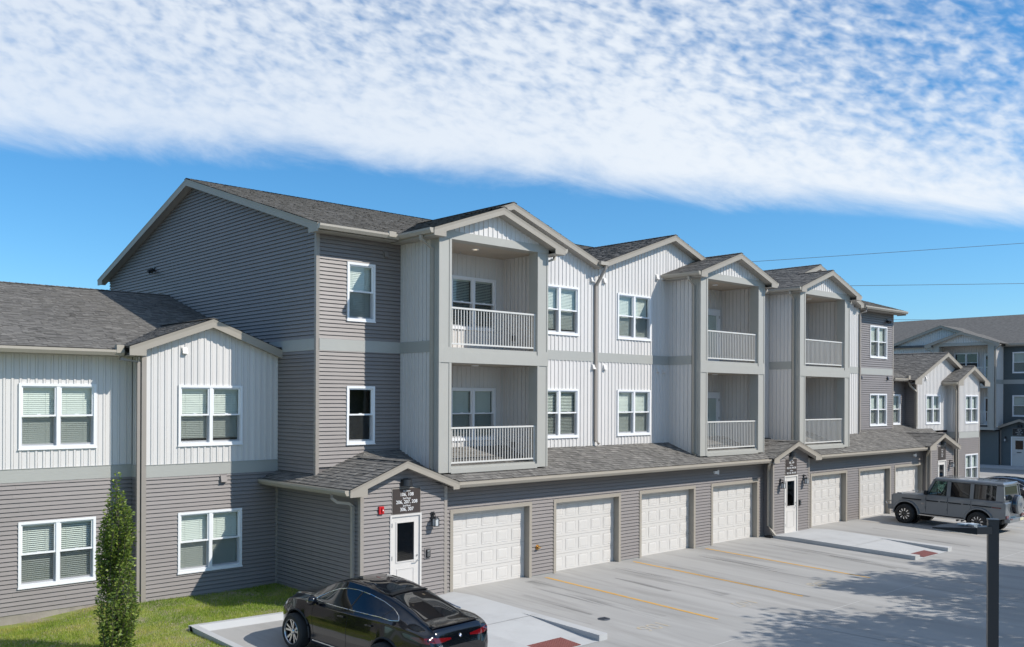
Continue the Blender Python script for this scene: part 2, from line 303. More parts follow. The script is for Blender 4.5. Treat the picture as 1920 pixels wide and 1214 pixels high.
def lap(fr, u0, u1, z0, z1, holes, parent, m='lap', single=True, clip=None, e=0.1016, lip=0.027):
    """horizontal clapboards; clip(z) -> (lo, hi) for gables"""
    cache = {}; joined = MB(); n = int(math.ceil((z1 - z0) / e - 1e-6))
    for k in range(n):
        za = z0 + k * e; zb = min(za + e, z1)
        cz = sorted({za, zb} | {h[i] for h in holes for i in (2, 3) if za + .002 < h[i] < zb - .002})
        pieces = {}; keys = {}
        base = za if single else 0.0
        for a, b in zip(cz[:-1], cz[1:]):
            zm = (a + b) / 2; cuts = [(h[0], h[1]) for h in holes if h[2] < zm < h[3]]
            if clip:
                la, ha = clip(a); lb, hb = clip(b)
                la, lb = max(la, u0), max(lb, u0); ha, hb = min(ha, u1), min(hb, u1)
                if ha - la < .02 or hb - lb < .005: continue
                segs = [(la, ha, lb, hb)] if not cuts else [(p, q, p, q) for p, q in minus((la, ha), cuts)]
            else: segs = [(p, q, p, q) for p, q in minus((u0, u1), cuts)]
            if single and len(cz) == 2:      # stock lengths: long runs are butted, each row at other places
                cut2 = []
                for p, q, p2, q2 in segs:
                    lo, hi = max(p, p2), min(q, q2); n0 = p + random.uniform(.9, 3.4); js = []
                    while n0 < hi - .8: 
                        if n0 > lo + .4: js.append(n0)
                        n0 += 3.66
                    ed = [(p, p2)] + [(x, x) for x in js] + [(q, q2)]
                    cut2 += [(e0[0] + (.002 if k else 0), e1[0], e0[1] + (.002 if k else 0), e1[1]) for k, (e0, e1) in enumerate(zip(ed[:-1], ed[1:]))]
                segs = cut2
            fl = za + e * .82       # the face ends under the next board's lip, where the lock groove lies
            bands = [(a, min(b, fl), True)] if a < fl else []
            if b > fl: bands.append((max(a, fl), b, False))
            for a_, b_, face in bands:
                t0, t1 = (a_ - a) / (b - a), (b_ - a) / (b - a)
                da = lip * (1 - (a_ - za) / e * 1.05) if face else -.016; db = lip * (1 - (b_ - za) / e * 1.05) if face else -.016
                for si, (p, q, p2, q2) in enumerate(segs):
                    pa, pb, qa, qb = p + (p2 - p) * t0, p + (p2 - p) * t1, q + (q2 - q) * t0, q + (q2 - q) * t1
                    ki = si if len(cz) == 2 else 0
                    mbx = pieces.setdefault(ki, MB()) if single else joined; keys.setdefault(ki, []).append((round(pa, 4), round(qa, 4), round(pb, 4), round(qb, 4), round(a_ - za, 4), round(b_ - za, 4)))
                    B0 = -.018
                    vs = [fr(pa, a_ - base, da), fr(qa, a_ - base, da), fr(qb, b_ - base, db), fr(pb, b_ - base, db), fr(pa, a_ - base, B0), fr(qa, a_ - base, B0), fr(pb, b_ - base, B0), fr(qb, b_ - base, B0)]
                    fs = [(0, 1, 2, 3), (0, 4, 6, 3), (1, 2, 7, 5)]
                    if a_ == za: fs.append((4, 5, 1, 0))
                    if face and b_ == fl: fs.append((3, 2, 7, 6))
                    mbx.add(vs, fs)
        for ki, mb in pieces.items():
            key = tuple(keys[ki])
            if key not in cache: cache[key] = mb.mesh('siding_board', m, (wloc(parent).x, wloc(parent).y, wloc(parent).z))
            inst('siding_board', cache[key], parent, (0, 0, za))
    if not single and joined.f: joined.build('siding_boards', m, parent, kind='stuff')

def vert(fr, u0, u1, zlo, zhi, holes, parent, m='white_siding', single=True, pitch=0.168, batten=0.05, h=0.018):
    """board and batten planks; zlo/zhi numbers or functions of u (piecewise linear)"""
    flo = zlo if callable(zlo) else (lambda u: zlo); fhi = zhi if callable(zhi) else (lambda u: zhi)
    joined = MB(); n = int(math.ceil((u1 - u0) / pitch - 1e-6))
    kinks = getattr(fhi, 'kinks', [])
    for k in range(n):
        a = u0 + k * pitch; b = min(a + pitch, u1); strips = []
        prof = [(a, a + .009, -.012), (a + .009, b - batten, .0), (b - batten, b - .004, h), (b - .004, b, -.012)]
        for p, q, d in prof:
            if q - p < .003 or p >= u1: continue
            us = sorted({p, q} | {x[i] for x in holes for i in (0, 1) if p + .001 < x[i] < q - .001} | {x for x in kinks if p + .001 < x < q - .001})
            for c, e in zip(us[:-1], us[1:]):
                um = (c + e) / 2; cuts = [(x[2], x[3]) for x in holes if x[0] < um < x[1]]
                ivs = []
                for z0, z1 in minus((flo(um), max(fhi(c), fhi(e))), cuts):
                    tc, te = min(z1, fhi(c)), min(z1, fhi(e))
                    if tc - z0 < .002 and te - z0 < .002: continue
                    ivs.append((z0, max(tc, z0), max(te, z0)))
                strips.append((c, e, d, ivs))
        full = all(len(x[3]) == 2 for x in strips)
        groups = [MB(), MB()] if single else [joined, joined]
        for c, e, d, ivs in strips:
            for gi, (z0, tc, te) in enumerate(ivs):
                groups[gi if full else 0].add([fr(c, z0, d + .001), fr(e, z0, d + .001), fr(e, te, d + .001), fr(c, tc, d + .001), fr(c, z0, -.014), fr(e, z0, -.014), fr(e, te, -.014), fr(c, tc, -.014)], [(0, 1, 2, 3), (4, 0, 3, 7), (1, 5, 6, 2), (0, 4, 5, 1)])
        if single:
            for g in groups:
                if g.f: g.build('siding_plank', m, parent)
    if not single and joined.f: joined.build('siding_planks', m, parent, kind='stuff')

# ---- windows
WC = {}
def window_meshes(w, h, twin, style):
    key = (w, h, twin, style)
    if key in WC: return WC[key]
    F = 0.06; fr = frame('S', 0, 0); d = {}
    mb = MB()
    for (a, b, c, e) in ((0, w, 0, F), (0, w, h - F, h), (0, F, F, h - F), (w - F, w, F, h - F)): mb.fbox(fr, a, b, c, e, -.10, .038)
    mb.fbox(fr, -.012, w + .012, -.03, 0.0, -.05, .05)
    lites = [(F, w / 2 - .042), (w / 2 + .042, w - F)] if twin else [(F, w - F)]
    if twin: mb.fbox(fr, w / 2 - .042, w / 2 + .042, F, h - F, -.10, .03)
    mid = h * .5
    for a, b in lites:
        s = .034
        mb.fbox(fr, a, b, mid - .012, mid + .028, -.06, .012)
        for (p, q, c, e) in ((a, b, h - F - s, h - F), (a, a + s, mid + .028, h - F - s), (b - s, b, mid + .028, h - F - s)): mb.fbox(fr, p, q, c, e, -.05, .005)
        for (p, q, c, e) in ((a, b, F, F + s + .012), (a, a + s, F + s + .012, mid - .012), (b - s, b, F + s + .012, mid - .012)): mb.fbox(fr, p, q, c, e, -.09, -.045)
        mb.fbox(fr, (a + b) / 2 - .04, (a + b) / 2 + .04, mid + .028, mid + .042, -.03, .012)
    d['window'] = mb.mesh('window', 'vinyl')
    up, lo, scn, bl = [], [], [], []
    for a, b in lites:
        m1 = MB(); m1.add([fr(a + .03, mid + .02, -.025), fr(b - .03, mid + .02, -.025), fr(b - .03, h - F - .03, -.025), fr(a + .03, h - F - .03, -.025)], [(0, 1, 2, 3)]); up.append(m1.mesh('pane', 'glass'))
        m2 = MB(); m2.add([fr(a + .03, F + .04, -.068), fr(b - .03, F + .04, -.068), fr(b - .03, mid, -.068), fr(a + .03, mid, -.068)], [(0, 1, 2, 3)]); lo.append(m2.mesh('pane', 'glass'))
        m3 = MB(); m3.add([fr(a + .012, F + .012, -.012), fr(b - .012, F + .012, -.012), fr(b - .012, mid - .01, -.012), fr(a + .012, mid - .01, -.012)], [(0, 1, 2, 3)]); scn.append(m3.mesh('insect_screen', 'screen'))
        if style != 'dark':
            m4 = MB(); zt = h - F - .02; zb = F + (0.02 if style != 'gap' else 0.12); pit = .046; n = int((zt - zb) / pit); ang = {'closed': 68, 'gap': 62, 'open': 38}[style]
            for k in range(n):
                zc = zt - .05 - k * pit; hw = .0265; dy = math.cos(R(ang)) * hw; dz = math.sin(R(ang)) * hw
                m4.add([fr(a + .01, zc - dz, -.125 + dy), fr(b - .01, zc - dz, -.125 + dy), fr(b - .01, zc, -.121), fr(a + .01, zc, -.121), fr(a + .01, zc + dz, -.125 - dy), fr(b - .01, zc + dz, -.125 - dy)], [(0, 1, 2, 3), (3, 2, 5, 4)])
            m4.fbox(fr, a + .01, b - .01, zt - .035, zt + .02, -.15, -.10)
            m4.fbox(fr, a + .01, b - .01, zb - .012, zb + .006, -.14, -.11)
            for t in (.25, .75):
                x = a + (b - a) * t; m4.fbox(fr, x - .002, x + .002, zb, zt, -.101, -.099)
            bl.append(m4.mesh('blind', 'blind'))
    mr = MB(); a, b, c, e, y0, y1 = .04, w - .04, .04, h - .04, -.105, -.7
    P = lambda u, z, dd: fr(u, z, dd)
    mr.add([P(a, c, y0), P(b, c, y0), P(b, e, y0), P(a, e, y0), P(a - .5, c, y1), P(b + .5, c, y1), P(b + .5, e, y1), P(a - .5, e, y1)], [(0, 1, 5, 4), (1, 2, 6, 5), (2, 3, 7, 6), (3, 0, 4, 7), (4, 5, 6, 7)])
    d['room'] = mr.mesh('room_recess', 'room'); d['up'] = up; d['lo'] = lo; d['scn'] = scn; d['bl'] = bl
    WC[key] = d; return d
def window(parent, fr, u, z, w=1.72, h=1.5, twin=True, style='closed', screens=True):
    d = window_meshes(w, h, twin, style); o = inst('window', d['window'], parent, fr(u, z, 0) - wloc(parent), fr.rot)
    for me in d['up'] + d['lo']: inst('pane', me, o)
    if screens:
        for me in d['scn']: inst('insect_screen', me, o)
    for me in d['bl']: inst('blind', me, o)
    inst('room_recess', d['room'], o)
    return (u + .02, u + w - .02, z + .02, z + h - .02)

# ---- roofs
def clip_poly(sub, clip):
    out = sub; n = len(clip)
    for i in range(n):
        ax, ay = clip[i]; bx, by = clip[(i + 1) % n]; inp = out; out = []
        if not inp: return []
        def side(p): return (bx - ax) * (p[1] - ay) - (by - ay) * (p[0] - ax)
        for j in range(len(inp)):
            p, q = inp[j], inp[(j + 1) % len(inp)]; sp, sq = side(p), side(q)
            if sp >= -1e-9: out.append(p)
            if (sp > 1e-9 and sq < -1e-9) or (sp < -1e-9 and sq > 1e-9):
                t = sp / (sp - sq); out.append((p[0] + (q[0] - p[0]) * t, p[1] + (q[1] - p[1]) * t))
    return out
def roof(parent, origin, eu, es, polys, tabs=True, thick=0.05, seed=0, cap=None):
    """plane through origin; eu along eave, es up slope (unit); polys convex CCW in (u,s)"""
    rng = random.Random(seed); o = Vector(origin); eu = Vector(eu); es = Vector(es); nn = eu.cross(es).normalized()
    if nn.z < 0: nn = -nn
    base = MB()
    for poly in polys: base.prism([o + eu * u + es * s - nn * thick for u, s in poly], nn * thick)
    r = base.build('roof', 'roof_base' if tabs else 'roof_far', parent)
    if not tabs: return r
    E = 0.142; mb = MB(); mb.t = []
    for poly in polys:
        ar = sum(poly[i][0] * poly[(i + 1) % len(poly)][1] - poly[(i + 1) % len(poly)][0] * poly[i][1] for i in range(len(poly)))
        if ar < 0: poly = poly[::-1]
        umin = min(p[0] for p in poly); umax = max(p[0] for p in poly); smin = min(p[1] for p in poly); smax = max(p[1] for p in poly)
        for k in range(int((smax - smin) / E) + 1):
            s0 = smin + k * E; s1 = s0 + E + .012; u = umin - rng.random() * .3
            while u < umax:
                w = rng.choice((.08, .10, .13, .16, .20, .25)); q = clip_poly([(u, s0), (u + w - .004, s0), (u + w - .004, s1), (u, s1)], poly)
                thickk = rng.choice((.007, .009, .017, .019)); tint = min(1, max(0, rng.gauss(.5, .14) + (.10 if thickk > .01 else -.09)))
                if len(q) >= 3:
                    hh = lambda s: thickk * (1 - (s - s0) / E * .82)
                    top = [o + eu * a + es * s + nn * (hh(s) + .001) for a, s in q]; mb.add(top, [tuple(range(len(top)))]); mb.t.append(tint)
                    lo = sorted([p for p in q if abs(p[1] - s0) < 1e-6])
                    if len(lo) >= 2:
                        a, b = lo[0][0], lo[-1][0]
                        mb.add([o + eu * a + es * s0, o + eu * b + es * s0, o + eu * b + es * s0 + nn * (thickk + .001), o + eu * a + es * s0 + nn * (thickk + .001)], [(0, 1, 2, 3)]); mb.t.append(tint * .45)
                u += w
    mb.build('shingles', 'shingle', r, kind='stuff')
    return r
def ridge_cap(parent, a, b, m='shingle', seed=3):
    rng = random.Random(seed); a = Vector(a); b = Vector(b); t = (b - a); n = max(1, int(t.length / .16)); t.normalize(); sd = t.cross(Vector((0, 0, 1))).normalized(); mb = MB(); mb.t = []
    st = (b - a).length / n
    for k in range(n):
        p = a + t * st * k; q = p + t * (st + .03); hz = Vector((0, 0, .03)); lz = Vector((0, 0, .010))
        mb.add([p + hz, q + hz * .6, q + sd * .14 - hz * .6, p + sd * .14 - lz, q - sd * .14 - hz * .6, p - sd * .14 - lz], [(0, 1, 2, 3), (0, 5, 4, 1), (0, 3, 5)]); tt = min(1, max(0, rng.gauss(.42, .15))); mb.t += [tt, tt, tt * .3]
    mb.build('ridge_cap', m, parent, kind='stuff')
def rake(parent, axis, fixed, c, zp, tips, out, h=0.2, m='trim_tan', wall=None, t=0.03):
    """fascia boards under a gable's edge. axis 'X': gable spans X at Y=fixed (front). tips: list of (pos, z). out = outward sign vector"""
    for pos, zt in tips:
        P = (lambda a, z: Vector((a, fixed, z))) if axis == 'X' else (lambda a, z: Vector((fixed, a, z)))
        back = Vector((0, t, 0)) if axis == 'X' else Vector((t, 0, 0))
        mb = MB(); mb.prism([P(c, zp), P(pos, zt), P(pos, zt - h), P(c, zp - h)], back)
        # drip edge strip
        mb.prism([P(c, zp) - back * .4, P(pos, zt) - back * .4, P(pos, zt - h * .36), P(c, zp - h * .36)], back * .4)
        if wall is not None:
            sgn = 1 if pos < c else -1; wx = wall[0] if pos < c else wall[1]
            if wx is not None:
                sl = (zp - zt) / abs(c - pos); zw = zt - h + sl * abs(wx - pos)
                mb.prism([P(pos, zt - h), P(wx, zt - h - .0), P(wx, zw)], back)
        mb.build('rake_board', m, parent)
        # soffit under the overhang
def soffit(parent, x0, x1, y0, y1, z, m='soffit'):
    mb = MB(); mb.box(x0, x1, y0, y1, z - .012, z); mb.build('soffit', m, parent)
def gutter(parent, a, b, out, m='gutter', h=.125, w=.125, cap=True):
    a, b = Vector(a), Vector(b); o = Vector(out).normalized(); Z = Vector((0, 0, 1))
    pr = [(0, -h), (w * .62, -h), (w, -h * .42), (w, 0), (w - .02, 0), (w - .02, -.018), (w - .026, -h * .42), (w * .58, -h + .012), (.012, -h + .012), (.012, 0), (0, 0)]
    mb = MB(); n = len(pr); vs = [a + o * p + Z * q for p, q in pr] + [b + o * p + Z * q for p, q in pr]
    mb.add(vs, [(i, (i + 1) % n, n + (i + 1) % n, n + i) for i in range(n)])
    for e in (a, b): mb.add([e + o * p + Z * q for p, q in pr[:4] + [(0, 0)]], [(0, 1, 2, 3, 4)])
    mb.build('gutter', m, parent)
def downspout(parent, path, m='gutter', rect=(.085, .065)):
    mb = MB(); mb.tube(path, 0, rect=rect); mb.build('downspout', m, parent)
def text(body, size, mname, parent, loc, rot, name='lettering', align='CENTER', bold=0.0, depth=0.002):
    cu = bpy.data.curves.new('t', 'FONT'); cu.body = body; cu.size = size; cu.align_x = align; cu.align_y = 'CENTER'; cu.extrude = depth; cu.offset = bold
    to = bpy.data.objects.new('t', cu); COL.objects.link(to); bpy.context.view_layer.update()
    me = bpy.data.meshes.new_from_object(to.evaluated_get(bpy.context.evaluated_depsgraph_get())); bpy.data.objects.remove(to)
    me.materials.clear(); me.materials.append(MAT[mname]); me.name = name
    o = bpy.data.objects.new(name, me); COL.objects.link(o)
    if parent is not None: o.parent = parent
    o.location = Vector(loc) - (wloc(parent) if parent is not None else Vector((0, 0, 0))); o.rotation_euler = rot; return o

# ------------------------------------------------------------------ ground
def G(x, y):
    z = 0.0 if y > -1.7 else (0.026 * (y + 1.7) if y > -9.3 else -0.1976)
    t = min(1, max(0, (x - 43) / 12)); return z + .38 * t * t * (3 - 2 * t)
def struct(o): o['kind'] = 'structure'; return o
def make_ground():
    mb = MB()
    xs = [-60, -30, -12, -6, -3.76, -3.72, 0, 6, 12, 18, 24, 30, 36, 42, 43, 45, 47, 49, 51, 53, 55, 58, 64, 80]; ys = [-70, -40, -25, -15, -12, -9.3, -7, -4, -1.7, 2, 6, 20]
    for x in xs:
        for y in ys: mb.v.append((x, y, G(x, y) - (.45 if x < -3.74 and y > -11.9 else 0)))
    n = len(ys)
    for i in range(len(xs) - 1):
        for j in range(n - 1): mb.f.append((i * n + j, (i + 1) * n + j, (i + 1) * n + j + 1, i * n + j + 1)); mb.m.append(0)
    struct(mb.build('parking_lot', 'concrete'))
    far = MB(); far.add([(-1500, -1500, -.5), (1500, -1500, -.5), (1500, 1500, -.5), (-1500, 1500, -.5)], [(0, 1, 2, 3)]); struct(far.build('far_ground', 'far_ground'))
make_ground()

def strip(name, m, pts, w, lift, seg=0.5):
    """flat marking following the ground along a polyline in plan"""
    mb = MB()
    for (x0, y0), (x1, y1) in zip(pts[:-1], pts[1:]):
        L = math.hypot(x1 - x0, y1 - y0); n = max(1, int(L / seg)); nx, ny = -(y1 - y0) / L * w / 2, (x1 - x0) / L * w / 2
        for k in range(n):
            a, b = k / n, (k + 1) / n; pa = (x0 + (x1 - x0) * a, y0 + (y1 - y0) * a); pb = (x0 + (x1 - x0) * b, y0 + (y1 - y0) * b)
            q = [(pa[0] - nx, pa[1] - ny), (pb[0] - nx, pb[1] - ny), (pb[0] + nx, pb[1] + ny), (pa[0] + nx, pa[1] + ny)]
            mb.add([(x, y, G(x, y) + lift) for x, y in q], [(0, 1, 2, 3)])
    return struct(mb.build(name, m))
for x in (6.29, 10.15, 13.96): strip('parking_line', 'yellow_paint', [(x, -1.93), (x - .03, -7.75)], .105, .004)
for x in (25.0, 28.7): strip('parking_line', 'faint_yellow', [(x, -1.93), (x, -7.7)], .10, .004)
strip('lot_joint', 'joint_white', [(-8, -9.02), (40, -8.93)], .022, .004)
for pts in ([(7.4, -9.05), (7.6, -16)], [(13.9, -9.05), (13.9, -16)], [(20.4, -9.05), (20.4, -16)], [(0.6, -9.05), (.6, -16)]): strip('lot_crack', 'joint_dark', pts, .022, .004)
for x, b in ((4.52, '106'), (8.14, '107'), (11.95, '108')):
    o = text(b, .62, 'worn_yellow', None, (x, -7.2, G(x, -7.2) + .0045), (R(-1.5), 0, math.pi), 'stall_number', depth=0.0); struct(o)
def skid(pts, w):
    o = strip('tyre_mark', 'stain_soft', pts, w, .005, .2); return o
def stain_mat():
    m = bpy.data.materials.new('stain_soft'); m.use_nodes = True; nt = m.node_tree; nt.nodes.clear(); N = nt.nodes.new; L = nt.links.new
    o = N('ShaderNodeOutputMaterial'); mx = N('ShaderNodeMixShader'); t = N('ShaderNodeBsdfTransparent'); d = N('ShaderNodeBsdfDiffuse'); d.inputs[0].default_value = (.12, .12, .12, 1)
    geo = N('ShaderNodeNewGeometry'); mp = N('ShaderNodeMapping'); mp.inputs['Scale'].default_value = (3.5, .22, 1); L(geo.outputs['Position'], mp.inputs[0]); nz = N('ShaderNodeTexNoise'); nz.inputs['Scale'].default_value = 1.6; nz.inputs['Detail'].default_value = 3; L(mp.outputs[0], nz.inputs[0])
    mr = N('ShaderNodeMapRange'); mr.inputs[1].default_value = .45; mr.inputs[2].default_value = .75; mr.inputs[4].default_value = .38; L(nz.outputs[0], mr.inputs[0]); L(mr.outputs[0], mx.inputs[0]); L(t.outputs[0], mx.inputs[1]); L(d.outputs[0], mx.inputs[2]); L(mx.outputs[0], o.inputs[0]); MAT['stain_soft'] = m
stain_mat()
for pts, w in (([(7.9, -3.2), (7.75, -5.2)], .22), ([(11.3, -6.0), (11.1, -7.4)], .3), ([(5.2, -2.6), (5.0, -5.2)], .2), ([(4.3, -3.1), (4.2, -5.6)], .18), ([(16.2, -5.2), (16.0, -7.6)], .28), ([(9.2, -2.4), (9.0, -4.9)], .2), ([(12.6, -2.6), (12.5, -5.6)], .2), ([(3.5, -2.6), (3.6, -6.2)], .2), ([(16.0, -2.4), (15.9, -4.6)], .2), ([(22.4, -4.6), (22.2, -7.4)], .25), ([(23.4, -3.2), (23.2, -5.8)], .2), ([(8.9, -2.3), (8.6, -6.4)], .5), ([(12.9, -2.2), (12.5, -6.9)], .5), ([(16.6, -2.6), (16.3, -7.9)], .5), ([(5.6, -2.0), (5.3, -6.8)], .45), ([(10.4, -3.0), (10.2, -7.9)], .4)): skid(pts, w)
mc = MB(); mc.lathe([(0, .012), (.13, .012), (.15, .006), (.15, 0)], (4.12, -6.05, G(4, -6.05) + .002), (0, 0, 1), 24); mc.cm = 0
for k in range(-3, 4): mc.box(4.12 + k * .035 - .006, 4.12 + k * .035 + .006, -6.14, -5.96, G(4, -6.05) + .012, G(4, -6.05) + .02)
tag(mc.build('drain_cover', 'iron'), 'small round iron cover set in the parking lot concrete', 'drain cover')

def walk(x0, x1, ys, lane0, lane1, yr0, yr1, z_at_wall, mat_poly):
    """raised entry walk with a ramp sunk between two kerbs at its outer end"""
    mb = MB(); H = .135; kw = .17
    def top(y): return max(G(0, y) + H * min(1, (-1.9 - y) / .9 * .5 + .5), G(0, y) + .06) if y > -2.9 else G(0, y) + H
    yy = [ys] + [y for y in np.arange(-2.4, yr1, -.4)] + [yr1]
    def lane(y): return top(y) if y > yr0 else top(y) + (G(0, y) + .006 - top(y)) * min(1, (yr0 - y) / (yr0 - yr1) * 1.15)
    for a, b in zip(yy[:-1], yy[1:]):
        for (p, q, fz) in ((x0, lane0, top), (lane0, lane1, lane), (lane1, x1, top)): mb.add([(p, a, fz(a)), (q, a, fz(a)), (q, b, fz(b)), (p, b, fz(b))], [(0, 3, 2, 1)])
        for x in (lane0, lane1): mb.add([(x, a, lane(a)), (x, b, lane(b)), (x, b, top(b)), (x, a, top(a))], [(0, 1, 2, 3)])
        for x in (x0, x1): mb.add([(x, a, G(0, a) - .05), (x, b, G(0, b) - .05), (x, b, top(b)), (x, a, top(a))], [(0, 1, 2, 3)])
    for p, q in ((x0, lane0), (lane1, x1)): mb.add([(p, yr1, G(0, yr1) - .05), (q, yr1, G(0, yr1) - .05), (q, yr1, top(yr1)), (p, yr1, top(yr1))], [(0, 1, 2, 3)])
    for y in (-3.9, -5.0):
        pass
    o = struct(mb.build('entry_walk', 'concrete_walk'))
    # tactile pad with domes, a piece of the walk
    t = MB(); pz = [lane(y) + .006 for x, y in mat_poly]; t.prism([(x, y, z) for (x, y), z in zip(mat_poly, pz)], (0, 0, .006))
    a, b, c, d = [Vector((x, y, z + .006)) for (x, y), z in zip(mat_poly, pz)]
    for i in range(14):
        for j in range(10):
            u, v = (i + .5) / 14, (j + .5) / 10; p = a * (1 - u) * (1 - v) + b * u * (1 - v) + c * u * v + d * (1 - u) * v; r = .017
            t.add([p + Vector((-r, -r, 0)), p + Vector((r, -r, 0)), p + Vector((r, r, 0)), p + Vector((-r, r, 0)), p + Vector((0, 0, .009))], [(0, 1, 4), (1, 2, 4), (2, 3, 4), (3, 0, 4)])
    t.build('tactile_pad', 'tactile', o)
    j = MB()
    for y in (-3.6, -5.1):
        j.add([(x0 + .02, y, top(y) + .003), (x1 - .02, y, top(y) + .003), (x1 - .02, y - .02, top(y - .02) + .003), (x0 + .02, y - .02, top(y - .02) + .003)], [(0, 1, 2, 3)])
    j.build('score_joint', 'joint_white', o); return top
walk(-.35, 2.88, -2.0, .85, 2.62, -4.9, -7.25, .06, [(1.05, -6.6), (2.1, -6.6), (2.1, -7.2), (1.05, -7.2)])
walk(17.86, 20.75, -2.0, 18.2, 20.42, -4.9, -7.35, .06, [(18.7, -6.78), (19.85, -6.78), (19.75, -7.3), (18.6, -7.3)])
walk(31.8, 34.4, -2.0, 32.1, 34.1, -4.0, -6.1, .06, [(32.3, -5.4), (33.5, -5.4), (33.5, -6.0), (32.3, -6.0)])

# kerb round the parking pad beside the lawn
kb = MB()
kb.prism([(-3.78, -1.18, -.1), (-3.78, -1.18, .125), (-3.63, -1.18, .13), (-3.55, -1.18, .0), (-3.55, -1.18, -.1)], (0, -9.5, -.2))
kb.prism([(-3.78, -1.10, -.1), (-3.78, -1.10, .125), (-3.78, -1.26, .13), (-3.78, -1.36, -.0), (-3.78, -1.36, -.1)], (3.4, -.32, 0))
struct(kb.build('kerb', 'concrete_walk'))

# lawn: soil sheet, then blades
def lawn_h(x, y): return .02 + .05 * min(1, max(0, (y + 1) / 3)) - .17 * min(1, max(0, (-4.2 - x) / 2.0)) * min(1, max(0, (y - .2) / 2)) + .012 * math.sin(x * 1.7 + y) + .01 * math.sin(y * 2.3 - x)
def make_lawn():
    mb = MB(); xs = np.linspace(-16, -3.78, 30); ys = np.linspace(-11, 2.57, 30)
    def grid(xs, ys):
        b = len(mb.v); n = len(ys)
        for x in xs:
            for y in ys: mb.v.append((x, y, lawn_h(x, y)))
        for i in range(len(xs) - 1):
            for j in range(n - 1): mb.f.append((b + i * n + j, b + (i + 1) * n + j, b + (i + 1) * n + j + 1, b + i * n + j + 1)); mb.m.append(0)
    grid(xs, ys); grid(np.linspace(-3.78, 0.0, 14), np.linspace(-1.12, 1.94, 12))
    struct(mb.build('lawn', 'soil'))
    rng = np.random.default_rng(5); V = []; Fs = []; T = []
    def pnoise(x, y): return .5 + .25 * math.sin(x * 1.9 + 1.3 * math.sin(y * 1.1)) + .25 * math.sin(y * 2.7 + 1.1 * math.sin(x * .9) + 2)
    N = 62000; cnt = 0
    while cnt < N:
        x = rng.uniform(-8.6, -.02); y = rng.uniform(-4.6, 2.55)
        if x > -3.8 and (y < -1.1 + .0 * x or y > 1.93): continue
        if x < -3.7 and y > 2.5: continue
        wall_d = (2.58 - y) if x < -3.62 else (1.945 - y)
        if x < -4.4 and wall_d < (.30 + .35 * pnoise(x * 3, 1)) * min(1, (-4.2 - x) / 1.2) and rng.random() < .93: continue
        pn = pnoise(x, y)
        if pn < .16 and rng.random() < .5: continue
        cnt += 1; z = lawn_h(x, y); h = rng.uniform(.03, .075) * (.7 + .5 * pn); a = rng.uniform(0, 6.283); w = rng.uniform(.004, .008); ln = rng.uniform(.0, .045); b = rng.uniform(0, 6.283)
        k = len(V); V += [(x - math.cos(a) * w, y - math.sin(a) * w, z - .01), (x + math.cos(a) * w, y + math.sin(a) * w, z - .01), (x + math.cos(b) * ln, y + math.sin(b) * ln, z + h)]; Fs.append((k, k + 1, k + 2))
        dry = pnoise(x * 1.35 + 4, y * 1.6 + 1); shade = 0.0
        T.append(min(1, max(0, .46 * dry + rng.normal(.26, .17) + (.1 if x < -3.8 else -.1))))
    mb = MB(); mb.v = V; mb.f = Fs; mb.m = [0] * len(Fs); mb.t = T
    o = mb.build('grass', 'grass', kind='stuff')
make_lawn()

# ------------------------------------------------------------------ main three-storey building
B = thing('apartment_building', 'long three-storey apartment building with white bays, gables and a row of garages', 'apartment building', (16, 0, 0))
MS = 0.3103
def mainz(y): return 9.395 + MS * (min(y, 14.5 - y) + .5)
frX0 = frame('W', 0, 14.5)       # gable wall, u = 14.5 - Y
w_gab = sheathing(frX0, 0, 14.5, .0, 9.25, [], 'sheath', B, top=[(0, 9.25), (14.5, 9.25), (14.5, 9.3), (7.25, 11.55), (0, 9.3)])
def gclip(z):
    y = max(0.0, (z + .16 - 9.395) / MS - .5); return (y, 14.5 - y)
lap(frX0, 0.0, 14.5 - .06, 6.57, 11.62, [], w_gab, 'lap', True, gclip)
lap(frX0, 14.5 - 2.4, 14.5 - .06, 3.14, 6.27, [], w_gab, 'lap', True)
mb = MB(); mb.fbox(frX0, 14.5 - 2.4, 14.5 - .06, 6.27, 6.57, -.002, .022); mb.build('trim_band', 'band', B)
# front siding section left of the first bay
frF = frame('S', 0, 0)
h3 = (.91, 1.74, 7.1, 8.57); h2 = (.91, 1.74, 3.88, 5.35)
w_f = sheathing(frF, 0, 2.59, 3.0, 9.3, [h3, h2], 'sheath', B)
lap(frF, .06, 2.585, 3.3, 6.27, [h2], w_f); lap(frF, .06, 2.585, 6.57, 9.28, [h3], w_f)
mb = MB(); mb.fbox(frF, .06, 2.588, 6.27, 6.57, -.002, .024); mb.build('trim_band', 'band', B)
mb = MB(); mb.box(-.024, .075, -.024, .0, 3.08, 9.28); mb.box(-.024, 0, .0, .075, 3.08, 9.28); mb.build('corner_board', 'corner_trim', B)
window(B, frF, .892, 7.083, .868, 1.512, False, 'closed'); window(B, frF, .892, 3.863, .868, 1.507, False, 'dark')
